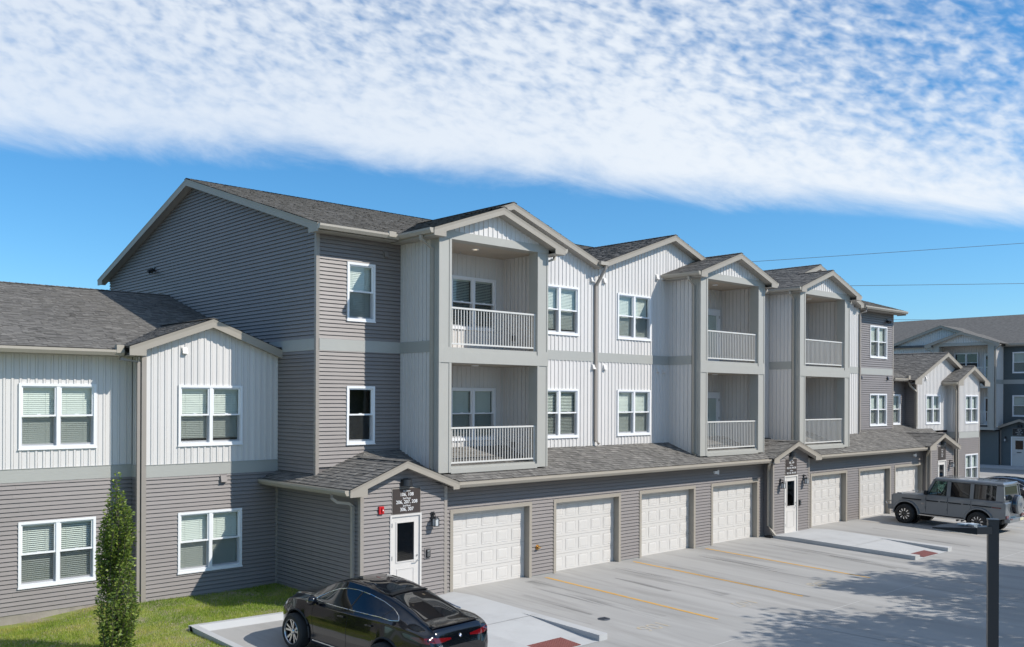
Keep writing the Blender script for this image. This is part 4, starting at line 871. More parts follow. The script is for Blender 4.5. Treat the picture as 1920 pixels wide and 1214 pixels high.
# ---- entries
def entry(parent, x0, x1, yf, cx, zp, tl, tr, zt, dx, mname='lap', zd=.06):
    fr = frame('S', 0, yf); sl = (zp - zt) / (tr - cx); yo = yf - .3
    dw = .95; hole = (dx, dx + dw, -1, zd + 2.15)
    cl = lambda z: (x0 if z < zt - .12 else cx - (zp - .14 - z) / sl, x1 if z < zt - .12 else cx + (zp - .14 - z) / sl)
    ww = sheathing(fr, x0, x1, -.02, zt - .15, [(dx + .05, dx + dw - .05, -1, zd + 2.1)], 'sheath', parent, top=[(x0, zt - .15), (x1, zt - .15), (cx, zp - .1)])
    lap(fr, x0 + .07, x1 - .07, .04, zp - .17, [hole], ww, mname, x0 < 1, cl)
    for a, b in ((x0 - .022, x0 + .075), (x1 - .075, x1 + .022)):
        mb = MB(); mb.box(a, b, yf - .024, yf, -.02, zt - .1)
        if a < x0: mb.box(x0 - .022, x0, yf, yf + .08, -.02, zt - .1)
        mb.build('corner_board', 'corner_trim', parent)
    # door
    z0 = zd
    d = MB(); d.fbox(fr, dx, dx + .05, z0, z0 + 2.15, -.06, .035); d.fbox(fr, dx + dw - .05, dx + dw, z0, z0 + 2.15, -.06, .035); d.fbox(fr, dx + .05, dx + dw - .05, z0 + 2.10, z0 + 2.15, -.06, .035); d.fbox(fr, dx, dx + dw, z0 - .06, z0 + .02, -.08, .02)
    od = d.build('entry_door', 'door_white', parent); a, b = dx + .05, dx + dw - .05
    d = MB(); g0, g1 = (a + .17, b - .17); zg0, zg1 = z0 + 1.0, z0 + 1.94
    d.fbox(fr, a, g0, z0 + .02, z0 + 2.1, -.05, 0); d.fbox(fr, g1, b, z0 + .02, z0 + 2.1, -.05, 0); d.fbox(fr, g0, g1, z0 + .02, zg0, -.05, 0); d.fbox(fr, g0, g1, zg1, z0 + 2.1, -.05, 0)
    for (p, q, c, e) in ((g0 - .03, g1 + .03, zg0 - .03, zg0), (g0 - .03, g1 + .03, zg1, zg1 + .03), (g0 - .03, g0, zg0, zg1), (g1, g1 + .03, zg0, zg1)): d.fbox(fr, p, q, c, e, -.01, .014)
    for (p, q, c, e) in ((g0, g1, z0 + .2, z0 + .215), (g0, g1, z0 + .80, z0 + .815), (g0, g0 + .015, z0 + .215, z0 + .80), (g1 - .015, g1, z0 + .215, z0 + .80)): d.fbox(fr, p, q, c, e, -.01, .010)
    d.build('door_leaf', 'door_white', od)
    g = MB(); g.add([fr(g0, zg0, -.012), fr(g1, zg0, -.012), fr(g1, zg1, -.012), fr(g0, zg1, -.012)], [(0, 1, 2, 3)]); g.build('pane', 'door_glass', od)
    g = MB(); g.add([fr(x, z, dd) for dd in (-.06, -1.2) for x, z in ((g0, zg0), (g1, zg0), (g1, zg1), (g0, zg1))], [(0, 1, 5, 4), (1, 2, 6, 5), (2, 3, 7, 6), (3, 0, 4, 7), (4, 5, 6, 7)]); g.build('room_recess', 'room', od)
    hnd = MB(); xh = b - .07; zh = z0 + .97; hnd.lathe([(0, .012), (.028, .012), (.03, 0)], fr(xh, zh, 0), fr(0, 0, 1) - fr(0, 0, 0), 14); hnd.tube([fr(xh, zh, 0), fr(xh, zh, .055), fr(xh - .03, zh, .062), fr(xh - .13, zh, .06)], .011, 8); hnd.lathe([(0, .02), (.022, .02), (.026, 0)], fr(xh, zh + .13, 0), fr(0, 0, 1) - fr(0, 0, 0), 14); hnd.build('door_handle', 'steel', od, smooth=40)
    
    for z in (.25, 1.05, 1.85): hg = MB(); hg.fbox(fr, dx + .04, dx + .062, z0 + z, z0 + z + .1, 0, .042); hg.build('hinge', 'steel', od)
    # roof edge
    rake(parent, 'X', yo, cx, zp - .01, [(tl, zt - .01 if abs((cx - tl) - (tr - cx)) < .02 else zp - .01 - sl * (cx - tl)), (tr, zt - .01)], -1, h=.17, wall=(x0, x1))
    mb = MB()
    for t in (tl, tr): mb.add([(t, yo + .03, zp - sl * abs(cx - t) - .16), (cx, yo + .03, zp - .16), (cx, yf, zp - .16), (t, yf, zp - sl * abs(cx - t) - .16)], [(0, 1, 2, 3)])
    mb.build('soffit', 'soffit', parent)
    return fr, yo, sl
fr1, yo1, sl1 = entry(B, 0.0, 2.585, -2.035, 1.154, 3.54, -.48, 2.785, 2.93, .83)
k1 = math.sqrt(1 + sl1 * sl1); zl = 3.54 - sl1 * (1.154 + .48)
esl = Vector((1, 0, sl1)).normalized(); f = lambda x, y: (y - yo1, (x + .48) * k1)
roof(B, (-.48, yo1, zl), (0, 1, 0), esl, [[f(-.48, yo1), f(-.48, 0), f(1.154, 0), f(1.154, yo1)], [f(1.154, -.34), f(1.154, 0), f(1.47, 0)], [f(-.48, 0), f(-.48, 1.94), f(0, 1.94), f(0, 0)]], seed=41)
f = lambda x, y: (y - yo1, (2.785 - x) * k1)
roof(B, (2.785, yo1, 2.93), (0, 1, 0), Vector((-1, 0, sl1)).normalized(), [[f(2.785, yo1), f(2.785, -2.05), f(1.154, -.34), f(1.154, yo1)]], seed=42)
ridge_cap(B, (1.154, yo1, 3.54), (1.154, -.34, 3.54))
gutter(B, (-.482, yo1 + .03, zl - .01), (-.482, 1.90, zl - .01), (-1, 0, 0)); mb = MB(); mb.box(-.48, -.455, yo1 + .03, 1.92, zl - .17, zl - .01); mb.build('fascia_board', 'trim_tan', B); soffit(B, -.46, 0, yo1 + .03, 1.92, zl - .15)
downspout(B, [(-.54, -1.62, zl - .12), (-.54, -1.62, zl - .24), (-.42, -1.66, zl - .34), (-.14, -1.74, zl - .38), (-.055, -1.78, zl - .46), (-.055, -1.78, .1)])
frE = frame('W', 0, 1.945); ws = sheathing(frE, 0, 3.98, -.02, 2.95, [], 'sheath', B); lap(frE, .01, 3.90, .06, 2.78, [], ws)
fr2, yo2, sl2 = entry(B, 17.965, 20.55, -2.03, 19.30, 3.504, 17.6, 21.0, 2.92, 18.74)
fr3, yo3, sl3 = entry(B, 31.56, 34.15, -2.03, 32.50, 3.504, 30.85, 34.15 + .2, 2.87, 32.33)
for cx, zp, tl, tr, zt, yo, sl in ((19.30, 3.504, 17.6, 21.0, 2.92, yo2, sl2), (32.50, 3.504, 30.85, 34.35, 2.87, yo3, sl3)):
    k = math.sqrt(1 + sl * sl); yb = -.2
    roof(B, (tl, yo, zp - sl * (cx - tl)), (0, 1, 0), Vector((1, 0, sl)).normalized(), [[(0, 0), (yb - yo, 0), (yb - yo, (cx - tl) * k), (0, (cx - tl) * k)]], seed=43)
    roof(B, (tr, yo, zt), (0, 1, 0), Vector((-1, 0, sl)).normalized(), [[(0, 0), (yb - yo, 0), (yb - yo, (tr - cx) * k), (0, (tr - cx) * k)]], seed=44)
    ridge_cap(B, (cx, yo, zp), (cx, -.42, zp))
for xw in (17.965, 31.56):
    fw = frame('W', xw, YGW); ws = sheathing(fw, 0, .37, -.02, 2.85, [], 'sheath', B); lap(fw, .0, .30, .04, 2.8, [], ws, 'lap', False)
    downspout(B, [(xw - .34, -2.15, 2.80), (xw - .34, -2.1, 2.68), (xw - .06, -1.9, 2.45), (xw - .06, -1.9, .42), (xw - .06, -2.02, .26), (xw - .08, -2.2, .08)])
mb = MB(); mb.box(17.72, 17.98, -2.12, -1.86, .0, .07); mb.build('splash_boot', 'black_plastic', B)
downspout(B, [(34.5, -1.9, 2.75), (34.3, -1.8, 2.5), (34.3, -1.8, .1)], 'trim_tan')

# ------------------------------------------------------------------ left two-storey wing
W = thing('apartment_wing', 'two-storey wing with white upper floor and grey clapboard below, beside the lawn', 'apartment building', (-6, 2.58, 0))
YA, YBB = 2.58, 1.945; frA = frame('S', 0, YA); frBB = frame('S', 0, YBB); XA = -12.0
AW = [(-6.187, z) for z in (3.863, .69)]; BW = [(-2.74, z) for z in (3.863, .69)]
ha = [(u + .02, u + 1.69, z + .02, z + 1.48) for u, z in AW]; hb = [(u + .02, u + 1.69, z + .02, z + 1.48) for u, z in BW]
wa = sheathing(frA, XA, -3.62, -.1, 6.1, ha, 'sheath', W); wb = sheathing(frBB, -3.62, -.0, -.1, 6.3, hb, 'sheath', W, top=[(-3.62, 6.3), (0, 6.3), (-1.94, 6.92)])
lap(frA, XA, -3.64, .10, 3.10, ha, wa); lap(frBB, -3.53, -.06, .10, 3.10, hb, wb)
vert(frA, XA, -3.64, 3.41, 6.05, ha, wa)
tb = lambda u: min(6.92, 7.04 - .15 - .37 * abs(u + 1.94)); tb.kinks = [-1.94]
vert(frBB, -3.53, -.01, 3.41, tb, hb, wb)
mb = MB(); mb.fbox(frA, XA, -3.64, 3.10, 3.40, -.002, .022); mb.fbox(frA, XA, -3.64, 3.40, 3.412, -.002, .034); mb.build('trim_band', 'band', W)
mb = MB(); mb.fbox(frBB, -3.55, -.005, 3.10, 3.40, -.002, .022); mb.fbox(frBB, -3.55, -.005, 3.40, 3.412, -.002, .034); mb.build('trim_band', 'band', W)
frr = frame('W', -3.62, YA); wr = sheathing(frr, 0, .635, -.1, 6.1, [], 'sheath', W); lap(frr, 0, .56, .1, 3.1, [], wr, 'lap', False); vert(frr, 0, .56, 3.4, 6.05, [], wr, single=False)
mb = MB(); mb.fbox(frr, 0, .56, 3.1, 3.4, 0, .022); mb.build('trim_band', 'band', W)
mb = MB(); mb.box(-3.644, -3.53, YBB - .024, YBB, -.02, 6.1); mb.box(-3.644, -3.62, YBB, YBB + .09, -.02, 6.1); mb.build('corner_board', 'corner_trim', W)
mb = MB(); mb.box(-.07, -.012, YBB - .03, YBB, .05, 3.1); mb.build('corner_board', 'corner_trim', W)
mb = MB(); mb.box(XA, -3.62, YA - .01, YA + .1, -.4, .10); mb.box(-3.63, .0, YBB - .01, YBB + .1, -.4, .10); mb.build('foundation', 'foundation', W)
for u, z in AW: window(W, frA, u, z, 1.7, 1.5, True, 'closed' if z > 3 else 'open')
for u, z in BW: window(W, frBB, u, z, 1.7, 1.5, True, 'gap' if z > 3 else 'closed')
mw = .3065; YE = 2.1; ZW = 6.2; YR = 9.2; kw = math.sqrt(1 + mw * mw)
roof(W, (XA - .3, YE, ZW), (1, 0, 0), Vector((0, 1, mw)).normalized(), [[(0, 0), (-XA + .3 - .03, 0), (-XA + .3 - .03, (YR - YE) * kw), (0, (YR - YE) * kw)]], seed=51)
roof(W, (XA - .3, 2 * YR - YE, ZW), (1, 0, 0), Vector((0, -1, mw)).normalized(), [[(0, 0), (-XA + .27, 0), (-XA + .27, (YR - YE) * kw), (0, (YR - YE) * kw)]], tabs=False)
ridge_cap(W, (XA - .3, YR, ZW + mw * (YR - YE)), (-.03, YR, ZW + mw * (YR - YE)))
kb_ = math.sqrt(1 + .37 ** 2); yb0, yb1 = 1.69, 5.2
roof(W, (-4.02, yb0, 7.04 - .37 * 2.08), (0, 1, 0), Vector((1, 0, .37)).normalized(), [[(0, 0), (yb1 - yb0, 0), (yb1 - yb0, 2.08 * kb_), (0, 2.08 * kb_)]], seed=53)
roof(W, (-.03, yb0, 7.04 - .37 * 1.91), (0, 1, 0), Vector((-1, 0, .37)).normalized(), [[(0, 0), (yb1 - yb0, 0), (yb1 - yb0, 1.91 * kb_), (0, 1.91 * kb_)]], seed=54)
ridge_cap(W, (-1.94, yb0, 7.04), (-1.94, 4.85, 7.04))
rake(W, 'X', yb0, -1.94, 7.03, [(-4.02, 7.03 - .37 * 2.08), (-.01, 7.03 - .37 * 1.93)], -1, h=.21, wall=(-3.62, None))
mb = MB()
for t in (-4.02, -.01): mb.add([(t, yb0 + .03, 7.04 - .37 * abs(t + 1.94) - .19), (-1.94, yb0 + .03, 6.85), (-1.94, YBB, 6.85), (t, YBB, 7.04 - .37 * abs(t + 1.94) - .19)], [(0, 1, 2, 3)])
mb.box(-4.0, -3.62, yb0 + .03, YA, 6.05, 6.06); mb.box(XA, -3.62, YE + .02, YA, 6.045, 6.055); mb.build('soffit', 'soffit', W)
mb = MB(); mb.box(XA - .3, -4.02, YE, YE + .025, 6.04, 6.19); mb.build('fascia_board', 'trim_tan', W); gutter(W, (XA - .3, YE - .002, ZW - .02), (-4.03, YE - .002, ZW - .02), (0, -1, 0), h=.135, w=.13)
mb = MB(); mb.box(-4.22, -4.05, YE - .14, YE + .02, ZW - .09, ZW + .10); mb.build('gutter_guard', 'gutter', W)
mb = MB(); mb.box(-.2, -.02, yb0 + .03, yb0 + .9, 6.34, 6.40); mb.build('roof_flashing', 'dark_metal', W)
downspout(W, [(-4.12, YE - .06, 6.08), (-4.10, YE - .02, 5.98), (-3.70, YBB + .05, 5.90), (-3.70, YBB + .05, .12), (-3.72, YBB - .03, .05)], 'corner_trim', (.075, .075))
vent(W, frBB, -2.59, 6.22, 'white_siding'); vent(W, frBB, -1.56, 2.98, 'lap', .16, .17)
mb = MB(); mb.box(XA - .02, XA, 2.6, 16, -.3, 6.1); mb.build('wall', 'lap', W)

# ------------------------------------------------------------------ right two-storey wing
Q = thing('apartment_wing', 'two-storey white gabled wing with a narrower gabled bump-out at the far end of the lot', 'apartment building', (37, 0, 0))
frC = frame('S', 0, .45); hc = [(32.96, 33.79, 3.88, 5.34)]; wc = sheathing(frC, 32.05, 34.39, 3.0, 6.15, hc, 'sheath', Q); lap(frC, 32.08, 34.36, 3.6, 6.12, hc, wc, 'lap', False)
window(Q, frC, 32.94, 3.863, .87, 1.5, False, 'closed')
frD = frame('S', 0, -.12); frDw = frame('W', 34.39, .45)
hd = [(35.51, 37.19, 3.88, 5.34)]; wd = sheathing(frD, 34.39, 41.4, 3.0, 6.2, hd, 'sheath_white', Q, top=[(34.39, 6.2), (41.4, 6.2), (37.57, 7.45)])
td = lambda u: 7.59 - .15 - .384 * abs(u - 37.57); td.kinks = [37.57]
vert(frD, 34.45, 38.13, 3.5, td, hd, wd, single=False); vert(frD, 38.13, 41.3, 5.9, td, [], wd, single=False)
window(Q, frD, 35.49, 3.863, 1.72, 1.5, True, 'closed')
wdw = sheathing(frDw, 0, .57, 0, 6.2, [], 'sheath', Q); lap(frDw, .0, .5, 3.5, 6.15, [], wdw, 'lap', False)
mb = MB(); mb.box(34.366, 34.46, -.144, -.12, 3.4, 6.2); mb.box(34.366, 34.39, -.12, -.03, 3.4, 6.2); mb.build('corner_board', 'corner_trim', Q)
wl_ = sheathing(frD, 34.15, 38.13, -.2, 3.5, [], 'sheath', Q); lap(frD, 34.15, 38.1, .05, 3.4, [], wl_, 'lap', False)
frH = frame('S', 0, -.69); frHw = frame('W', 38.13, -.12); hh_ = [(39.04, 40.72, 3.88, 5.34), (39.06, 40.74, .71, 2.17)]
wh = sheathing(frH, 38.13, 41.0, -.2, 6.2, hh_, 'sheath', Q, top=[(38.13, 6.2), (41.0, 6.2), (39.56, 6.78)])
th = lambda u: 6.92 - .15 - .40 * abs(u - 39.56); th.kinks = [39.56]
vert(frH, 38.18, 40.95, 3.41, th, hh_[:1], wh, single=False); lap(frH, 38.2, 40.93, .05, 3.07, hh_[1:], wh, 'lap', False)
mb = MB(); mb.fbox(frH, 38.14, 40.99, 3.07, 3.40, 0, .024); mb.fbox(frHw, 0, .57, 3.07, 3.40, 0, .02); mb.build('trim_band', 'band', Q)
w2 = sheathing(frHw, 0, .57, -.2, 6.2, [], 'sheath', Q); vert(frHw, 0, .5, 3.41, 6.1, [], w2, single=False); lap(frHw, 0, .5, .05, 3.07, [], w2, 'lap', False)
for x in (38.106, 40.93):
    mb = MB(); mb.box(x, x + .095, -.714, -.69, -.1, 6.2)
    if x < 39: mb.box(38.106, 38.13, -.69, -.6, -.1, 6.2)
    mb.build('corner_board', 'corner_trim', Q)
window(Q, frH, 39.02, 3.863, 1.72, 1.5, True, 'closed', screens=True); window(Q, frH, 39.04, .69, 1.72, 1.5, True, 'closed')
kq = math.sqrt(1 + .384 ** 2)
def qroof(x, y0, y1, z, s, n, seed, d): roof(Q, (x, y0, z), (0, 1, 0), Vector((d, 0, s)).normalized(), [[(0, 0), (y1 - y0, 0), (y1 - y0, n), (0, n)]], seed=seed)
qroof(33.61, -.42, 8, 7.59 - .384 * 3.96, .384, 3.96 * kq, 61, 1); qroof(41.53, -.42, 8, 7.59 - .384 * 3.96, .384, 3.96 * kq, 62, -1)
kq2 = math.sqrt(1 + .16); qroof(37.41, -.99, 2, 6.92 - .4 * 2.15, .4, 2.15 * kq2, 63, 1); qroof(41.71, -.99, 2, 6.92 - .4 * 2.15, .4, 2.15 * kq2, 64, -1)
roof(Q, (32.06, .02, 6.17), (1, 0, 0), Vector((0, 1, .31)).normalized(), [[(0, 0), (2.6, 0), (2.6, 7), (0, 7)]], seed=65)
ridge_cap(Q, (37.57, -.42, 7.59), (37.57, 8, 7.59)); ridge_cap(Q, (39.56, -.99, 6.92), (39.56, .9, 6.92))
rake(Q, 'X', -.42, 37.57, 7.58, [(33.61, 7.58 - .384 * 3.96), (41.53, 7.58 - .384 * 3.96)], -1, h=.2, wall=(34.39, None)); rake(Q, 'X', -.99, 39.56, 6.91, [(37.41, 6.91 - .4 * 2.15), (41.71, 6.91 - .4 * 2.15)], -1, h=.2, wall=(38.13, 41.0))
mb = MB(); mb.box(37.43, 38.13, -.96, -.12, 5.85, 5.87); mb.box(41.0, 41.7, -.96, -.12, 5.85, 5.87); mb.box(32.06, 34.39, .04, .45, 6.01, 6.03)
for cx, yf, yw_, z, s, t0, t1 in ((37.57, -.39, -.12, 7.58, .384, 33.61, 41.53), (39.56, -.96, -.69, 6.91, .4, 37.41, 41.71)):
    for t in (t0, t1): mb.add([(t, yf, z - s * abs(t - cx) - .19), (cx, yf, z - .19), (cx, yw_, z - .19), (t, yw_, z - s * abs(t - cx) - .19)], [(0, 1, 2, 3)])
mb.build('soffit', 'soffit', Q)
mb = MB(); mb.box(37.41, 37.435, -.96, -.12, 5.86, 6.04); mb.build('fascia_board', 'trim_tan', Q); gutter(Q, (37.408, -.96, 6.03), (37.408, -.3, 6.03), (-1, 0, 0)); gutter(Q, (32.1, .018, 6.15), (33.75, .018, 6.15), (0, -1, 0))
mb = MB(); mb.box(33.55, 33.75, -.12, .02, 6.1, 6.3); mb.build('gutter_guard', 'gutter', Q)
downspout(Q, [(33.7, -.06, 6.0), (33.8, -.08, 5.8), (34.3, -.18, 5.5), (34.3, -.18, 3.75)], 'gutter'); downspout(Q, [(37.6, -.7, 5.9), (37.7, -.68, 5.75), (38.06, -.62, 5.6), (38.06, -.62, .1)], 'gutter'); downspout(Q, [(37.9, -.2, 3.2), (37.9, -.2, .1)], 'trim_tan')
vent(Q, frD, 35.45, 6.2, 'white_siding')
mb = MB(); mb.box(40.95, 41.0, -.68, 12, -.3, 6.2); mb.build('wall', 'lap', Q)

# ------------------------------------------------------------------ far building, facing the end of the lot
XF = 58.5; ZG = .38
Tb = thing('apartment_building', 'far three-storey building with teal grey clapboard and long roof across the end of the lot', 'apartment building', (58.5, 4, .38))
frT = frame('W', XF, 30)      # u = 30 - Y
def U(y): return 30 - y
tw = [(U(3.59), z) for z in (7.05, 3.98)] + [(U(-1.5), z) for z in (7.05, 3.98)]
htw = [(u + .02, u + 1.70, z + .02, z + 1.46) for u, z in tw]
wt = sheathing(frT, 0, 46, 0.1, 9.1, htw, 'sheath', Tb); lap(frT, U(4.2), 46, .5, 6.27, [h for h in htw if h[2] < 5], wt, 'lap_teal', False); lap(frT, U(4.2), 46, 6.57, 9.05, [h for h in htw if h[2] > 5], wt, 'lap_teal', False)
lap(frT, 0, U(12.8), .5, 9.05, [], wt, 'lap_teal', False)
mb = MB(); mb.fbox(frT, U(4.2), 46, 6.27, 6.57, -.01, .024); mb.build('trim_band', 'band', Tb)
for u, z in tw: window(Tb, frT, u, z, 1.72, 1.48, True, 'closed')
vert(frT, U(12.6), U(4.2), 3.4, 9.06, [], Tb, single=False)
tg = lambda u: 10.7 - .15 - .35 * abs(u - U(8.5)); tg.kinks = [U(8.5)]
vert(frT, U(12.4), U(4.6), 9.06, tg, [], Tb, single=False)
msf = (11.75 - 9.12) / 7.1; kf = math.sqrt(1 + msf * msf)
roof(Tb, (58.1, -16, 9.12), (0, 1, 0), Vector((1, 0, msf)).normalized(), [[(0, 0), (50, 0), (50, 7.1 * kf), (0, 7.1 * kf)]], tabs=False)
roof(Tb, (72.3, -16, 9.12), (0, 1, 0), Vector((-1, 0, msf)).normalized(), [[(0, 0), (50, 0), (50, 7.1 * kf), (0, 7.1 * kf)]], tabs=False)
def troof(y, s, x0, x1, z, n, d): roof(Tb, (x0, y, z), (1, 0, 0), Vector((0, d, s)).normalized(), [[(0, 0), (x1 - x0, 0), (x1 - x0, n), (0, n)]], tabs=False)
k35 = math.sqrt(1 + .35 ** 2)
troof(4.1, .35, 58.2, 64, 10.7 - .35 * 4.4, 4.4 * k35, 1); troof(12.9, .35, 58.2, 64, 10.7 - .35 * 4.4, 4.4 * k35, -1)
troof(3.75, .34, 56.45, 61, 10.02 - .34 * 2.6, 2.6 * math.sqrt(1 + .34 ** 2), 1); troof(8.95, .34, 56.45, 61, 10.02 - .34 * 2.6, 2.6 * math.sqrt(1 + .34 ** 2), -1)
rake(Tb, 'Y', 58.2, 8.5, 10.69, [(4.1, 10.69 - .35 * 4.4), (12.9, 10.69 - .35 * 4.4)], -1, h=.2); rake(Tb, 'Y', 56.45, 6.35, 10.01, [(3.75, 10.01 - .34 * 2.6), (8.95, 10.01 - .34 * 2.6)], -1, h=.2, wall=(4.22, 8.46))
mb = MB(); mb.box(58.1, 58.13, -16, 3.9, 8.95, 9.11); mb.build('fascia_board', 'trim_tan', Tb); gutter(Tb, (58.1, -16, 9.10), (58.1, 3.9, 9.10), (-1, 0, 0)); mb = MB(); mb.box(58.1, 58.5, -16, 4.2, 8.93, 8.95); mb.build('soffit', 'soffit', Tb)
# bay of the far building
XB = 56.8; frTb = frame('W', XB, 8.46)
for z0, z1 in ((3.2, 5.98), (6.40, 9.02)):
    for a, b in ((0, .42), (3.82, 4.24)):
        mb = MB(); mb.fbox(frTb, a, b, z0, z1, -.36, 0); mb.fbox(frTb, a, a + .06, z0, z1, -.02, .015); mb.fbox(frTb, b - .06, b, z0, z1, -.02, .015); mb.build('column', 'trim_grey', Tb)
for z0, z1 in ((5.98, 6.40), (9.02, 9.24), (3.0, 3.2)):
    mb = MB(); mb.fbox(frTb, -.005, 4.245, z0, z1, -.365, .006); mb.build('beam', 'trim_grey', Tb)
mb = MB(); mb.box(XB + .3, XF, 4.25, 8.43, 6.25, 6.35); mb.box(XB + .3, XF, 4.25, 8.43, 9.05, 9.1); mb.box(XB + .3, XF, 4.25, 8.43, 3.05, 3.2); mb.build('porch_floor', 'ceiling', Tb)
fg = lambda u: 10.02 - .15 - .34 * abs(u - 2.11); fg.kinks = [2.11]
vert(frame('W', XB + .02, 8.46), 0.3, 3.95, 9.24, fg, [], Tb, single=False)
for y, kind in ((4.22, 'S'), (8.40, 'S')):
    fs = frame('S', 0, y); mb = MB(); mb.box(XB + .36, XF, y, y + .06, 3.0, 9.1); mb.build('wall', 'sheath_white', Tb); vert(fs, XB + .38, XF, 3.2, 9.0, [], Tb, single=False)
mb = MB(); mb.fbox(frame('S', 0, 4.22), XB + .36, XF, 6.27, 6.57, 0, .03); mb.build('trim_band', 'band', Tb)
fi = frame('W', XF - .02, 30)
for z in (7.08, 3.95):
    d = window_meshes(1.72, 1.5, True, 'dark'); o = inst('window', d['window'], Tb, fi(U(7.6), z, .06) - wloc(Tb), fi.rot); [inst('pane', me, o) for me in d['up'] + d['lo']]
    dm = MB(); dm.fbox(fi, U(7.55), U(5.93), z + .05, z + 1.45, 0, .03); dm.build('room_recess', 'room', o) if False else None
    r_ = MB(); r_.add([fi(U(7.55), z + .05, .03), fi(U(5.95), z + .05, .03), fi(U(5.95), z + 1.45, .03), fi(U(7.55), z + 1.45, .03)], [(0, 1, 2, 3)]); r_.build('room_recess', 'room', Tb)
    dr = MB(); dr.fbox(fi, U(5.5), U(5.36), z - .7, z + 1.4, .02, .07); dr.fbox(fi, U(4.74), U(4.6), z - .7, z + 1.4, .02, .07); dr.fbox(fi, U(5.36), U(4.74), z + 1.26, z + 1.4, .02, .07); dr.fbox(fi, U(5.36), U(4.74), z - .7, z - .35, .02, .07); od = dr.build('balcony_door', 'vinyl', Tb)
    g = MB(); g.add([fi(U(5.36), z - .35, .05), fi(U(4.74), z - .35, .05), fi(U(4.74), z + 1.26, .05), fi(U(5.36), z + 1.26, .05)], [(0, 1, 2, 3)]); g.build('pane', 'car_glass', od)
for zr0, zr1 in ((6.5, 7.47), (3.36, 4.3)):
    r = MB(); r.fbox(frTb, .4, 3.84, zr1 - .045, zr1, -.15, -.09); r.fbox(frTb, .4, 3.84, zr0 - .02, zr0 + .02, -.15, -.09)
    for k in range(34): r.fbox(frTb, .45 + k * .1, .47 + k * .1, zr0, zr1 - .03, -.13, -.11)
    r.build('railing', 'rail', Tb)
downspout(Tb, [(56.6, 3.72, 9.0), (56.62, 3.8, 8.9), (56.9, 4.15, 8.7), (56.9, 4.15, 3.2)])
downspout(Tb, [(56.45, 8.98, 8.95), (56.5, 8.95, 8.85), (56.75, 8.6, 8.7), (56.75, 8.6, 3.2)])
# entry of the far building
frX = frame('W', 57.9, 4.18); we = sheathing(frX, 0, 2.7, .1, 3.0, [(.78, 1.72, 0, 2.48)], 'sheath', Tb, top=[(0, 3.0), (2.7, 3.0), (1.35, 3.6)]); 
fcl = lambda z: (max(0, 1.35 - (3.66 - z) / .37), min(2.7, 1.35 + (3.66 - z) / .37))
lap(frX, .06, 2.64, .45, 3.6, [(.72, 1.78, 0, 2.55)], we, 'lap_teal', False, fcl)

for a_, b_ in ((-.02, .07), (2.63, 2.72)): mb = MB(); mb.fbox(frX, a_, b_, .3, 3.0, 0, .025); mb.build('corner_board', 'corner_trim', Tb)
mb = MB(); mb.box(57.9, 58.5, 4.18, 4.2, .1, 3.1); mb.box(57.9, 58.5, 1.46, 1.48, .1, 3.1); mb.build('wall', 'lap_teal', Tb)
d = MB(); d.fbox(frX, .72, .77, .4, 2.55, -.05, .04); d.fbox(frX, 1.73, 1.78, .4, 2.55, -.05, .04); d.fbox(frX, .77, 1.73, 2.5, 2.55, -.05, .04); od = d.build('entry_door', 'vinyl', Tb)
d = MB(); d.fbox(frX, .77, 1.73, .4, 2.5, -.05, 0); d.build('door_leaf', 'door_white', od); d = MB(); d.fbox(frX, 1.0, 1.5, 1.66, 2.28, -.01, .012); d.build('pane', 'car_glass', od); d = MB(); d.fbox(frX, 1.1, 1.4, 1.42, 1.47, 0, .03); d.build('mail_slot', 'dark_metal', od)
d = MB(); d.tube([frX(.86, 1.3, 0), frX(.86, 1.3, .06), frX(1.0, 1.3, .06)], .015); d.build('door_handle', 'steel', od)
troof(1.2, .37, 57.55, 58.5, 3.8 - .37 * 1.63, 1.63 * math.sqrt(1 + .37 ** 2), 1); troof(4.46, .37, 57.55, 58.5, 3.8 - .37 * 1.63, 1.63 * math.sqrt(1 + .37 ** 2), -1)
rake(Tb, 'Y', 57.55, 2.83, 3.79, [(1.2, 3.79 - .37 * 1.63), (4.46, 3.79 - .37 * 1.63)], -1, h=.17)
m5 = .356; roof(Tb, (57.2, 4.4, 2.9), (0, 1, 0), Vector((1, 0, m5)).normalized(), [[(0, 0), (20, 0), (20, 1.4), (0, 1.4)]], tabs=False)
mb = MB(); mb.fbox(frame('W', 57.6, 24), 0, 19.8, .2, 2.9, -.1, 0); mb.build('wall', 'lap_teal', Tb)
mb = MB(); mb.box(72, 72.05, -15.5, 33, 0, 9.1); mb.box(58.55, 72, -15.5, -15.45, 0, 9.1); mb.box(58.55, 72, 33, 33.05, 0, 9.1); mb.build('wall', 'lap_teal', Tb)
pv = MB(); pv.box(54.6, 58.6, -14, 22, 0.2, .50); struct(pv.build('pavement', 'concrete_walk')); pv = MB(); pv.prism([(54.5, -14, .1), (54.62, -14, .1), (54.62, -14, .49), (54.5, -14, .47)], (0, 36, 0)); struct(pv.build('kerb', 'kerb'))

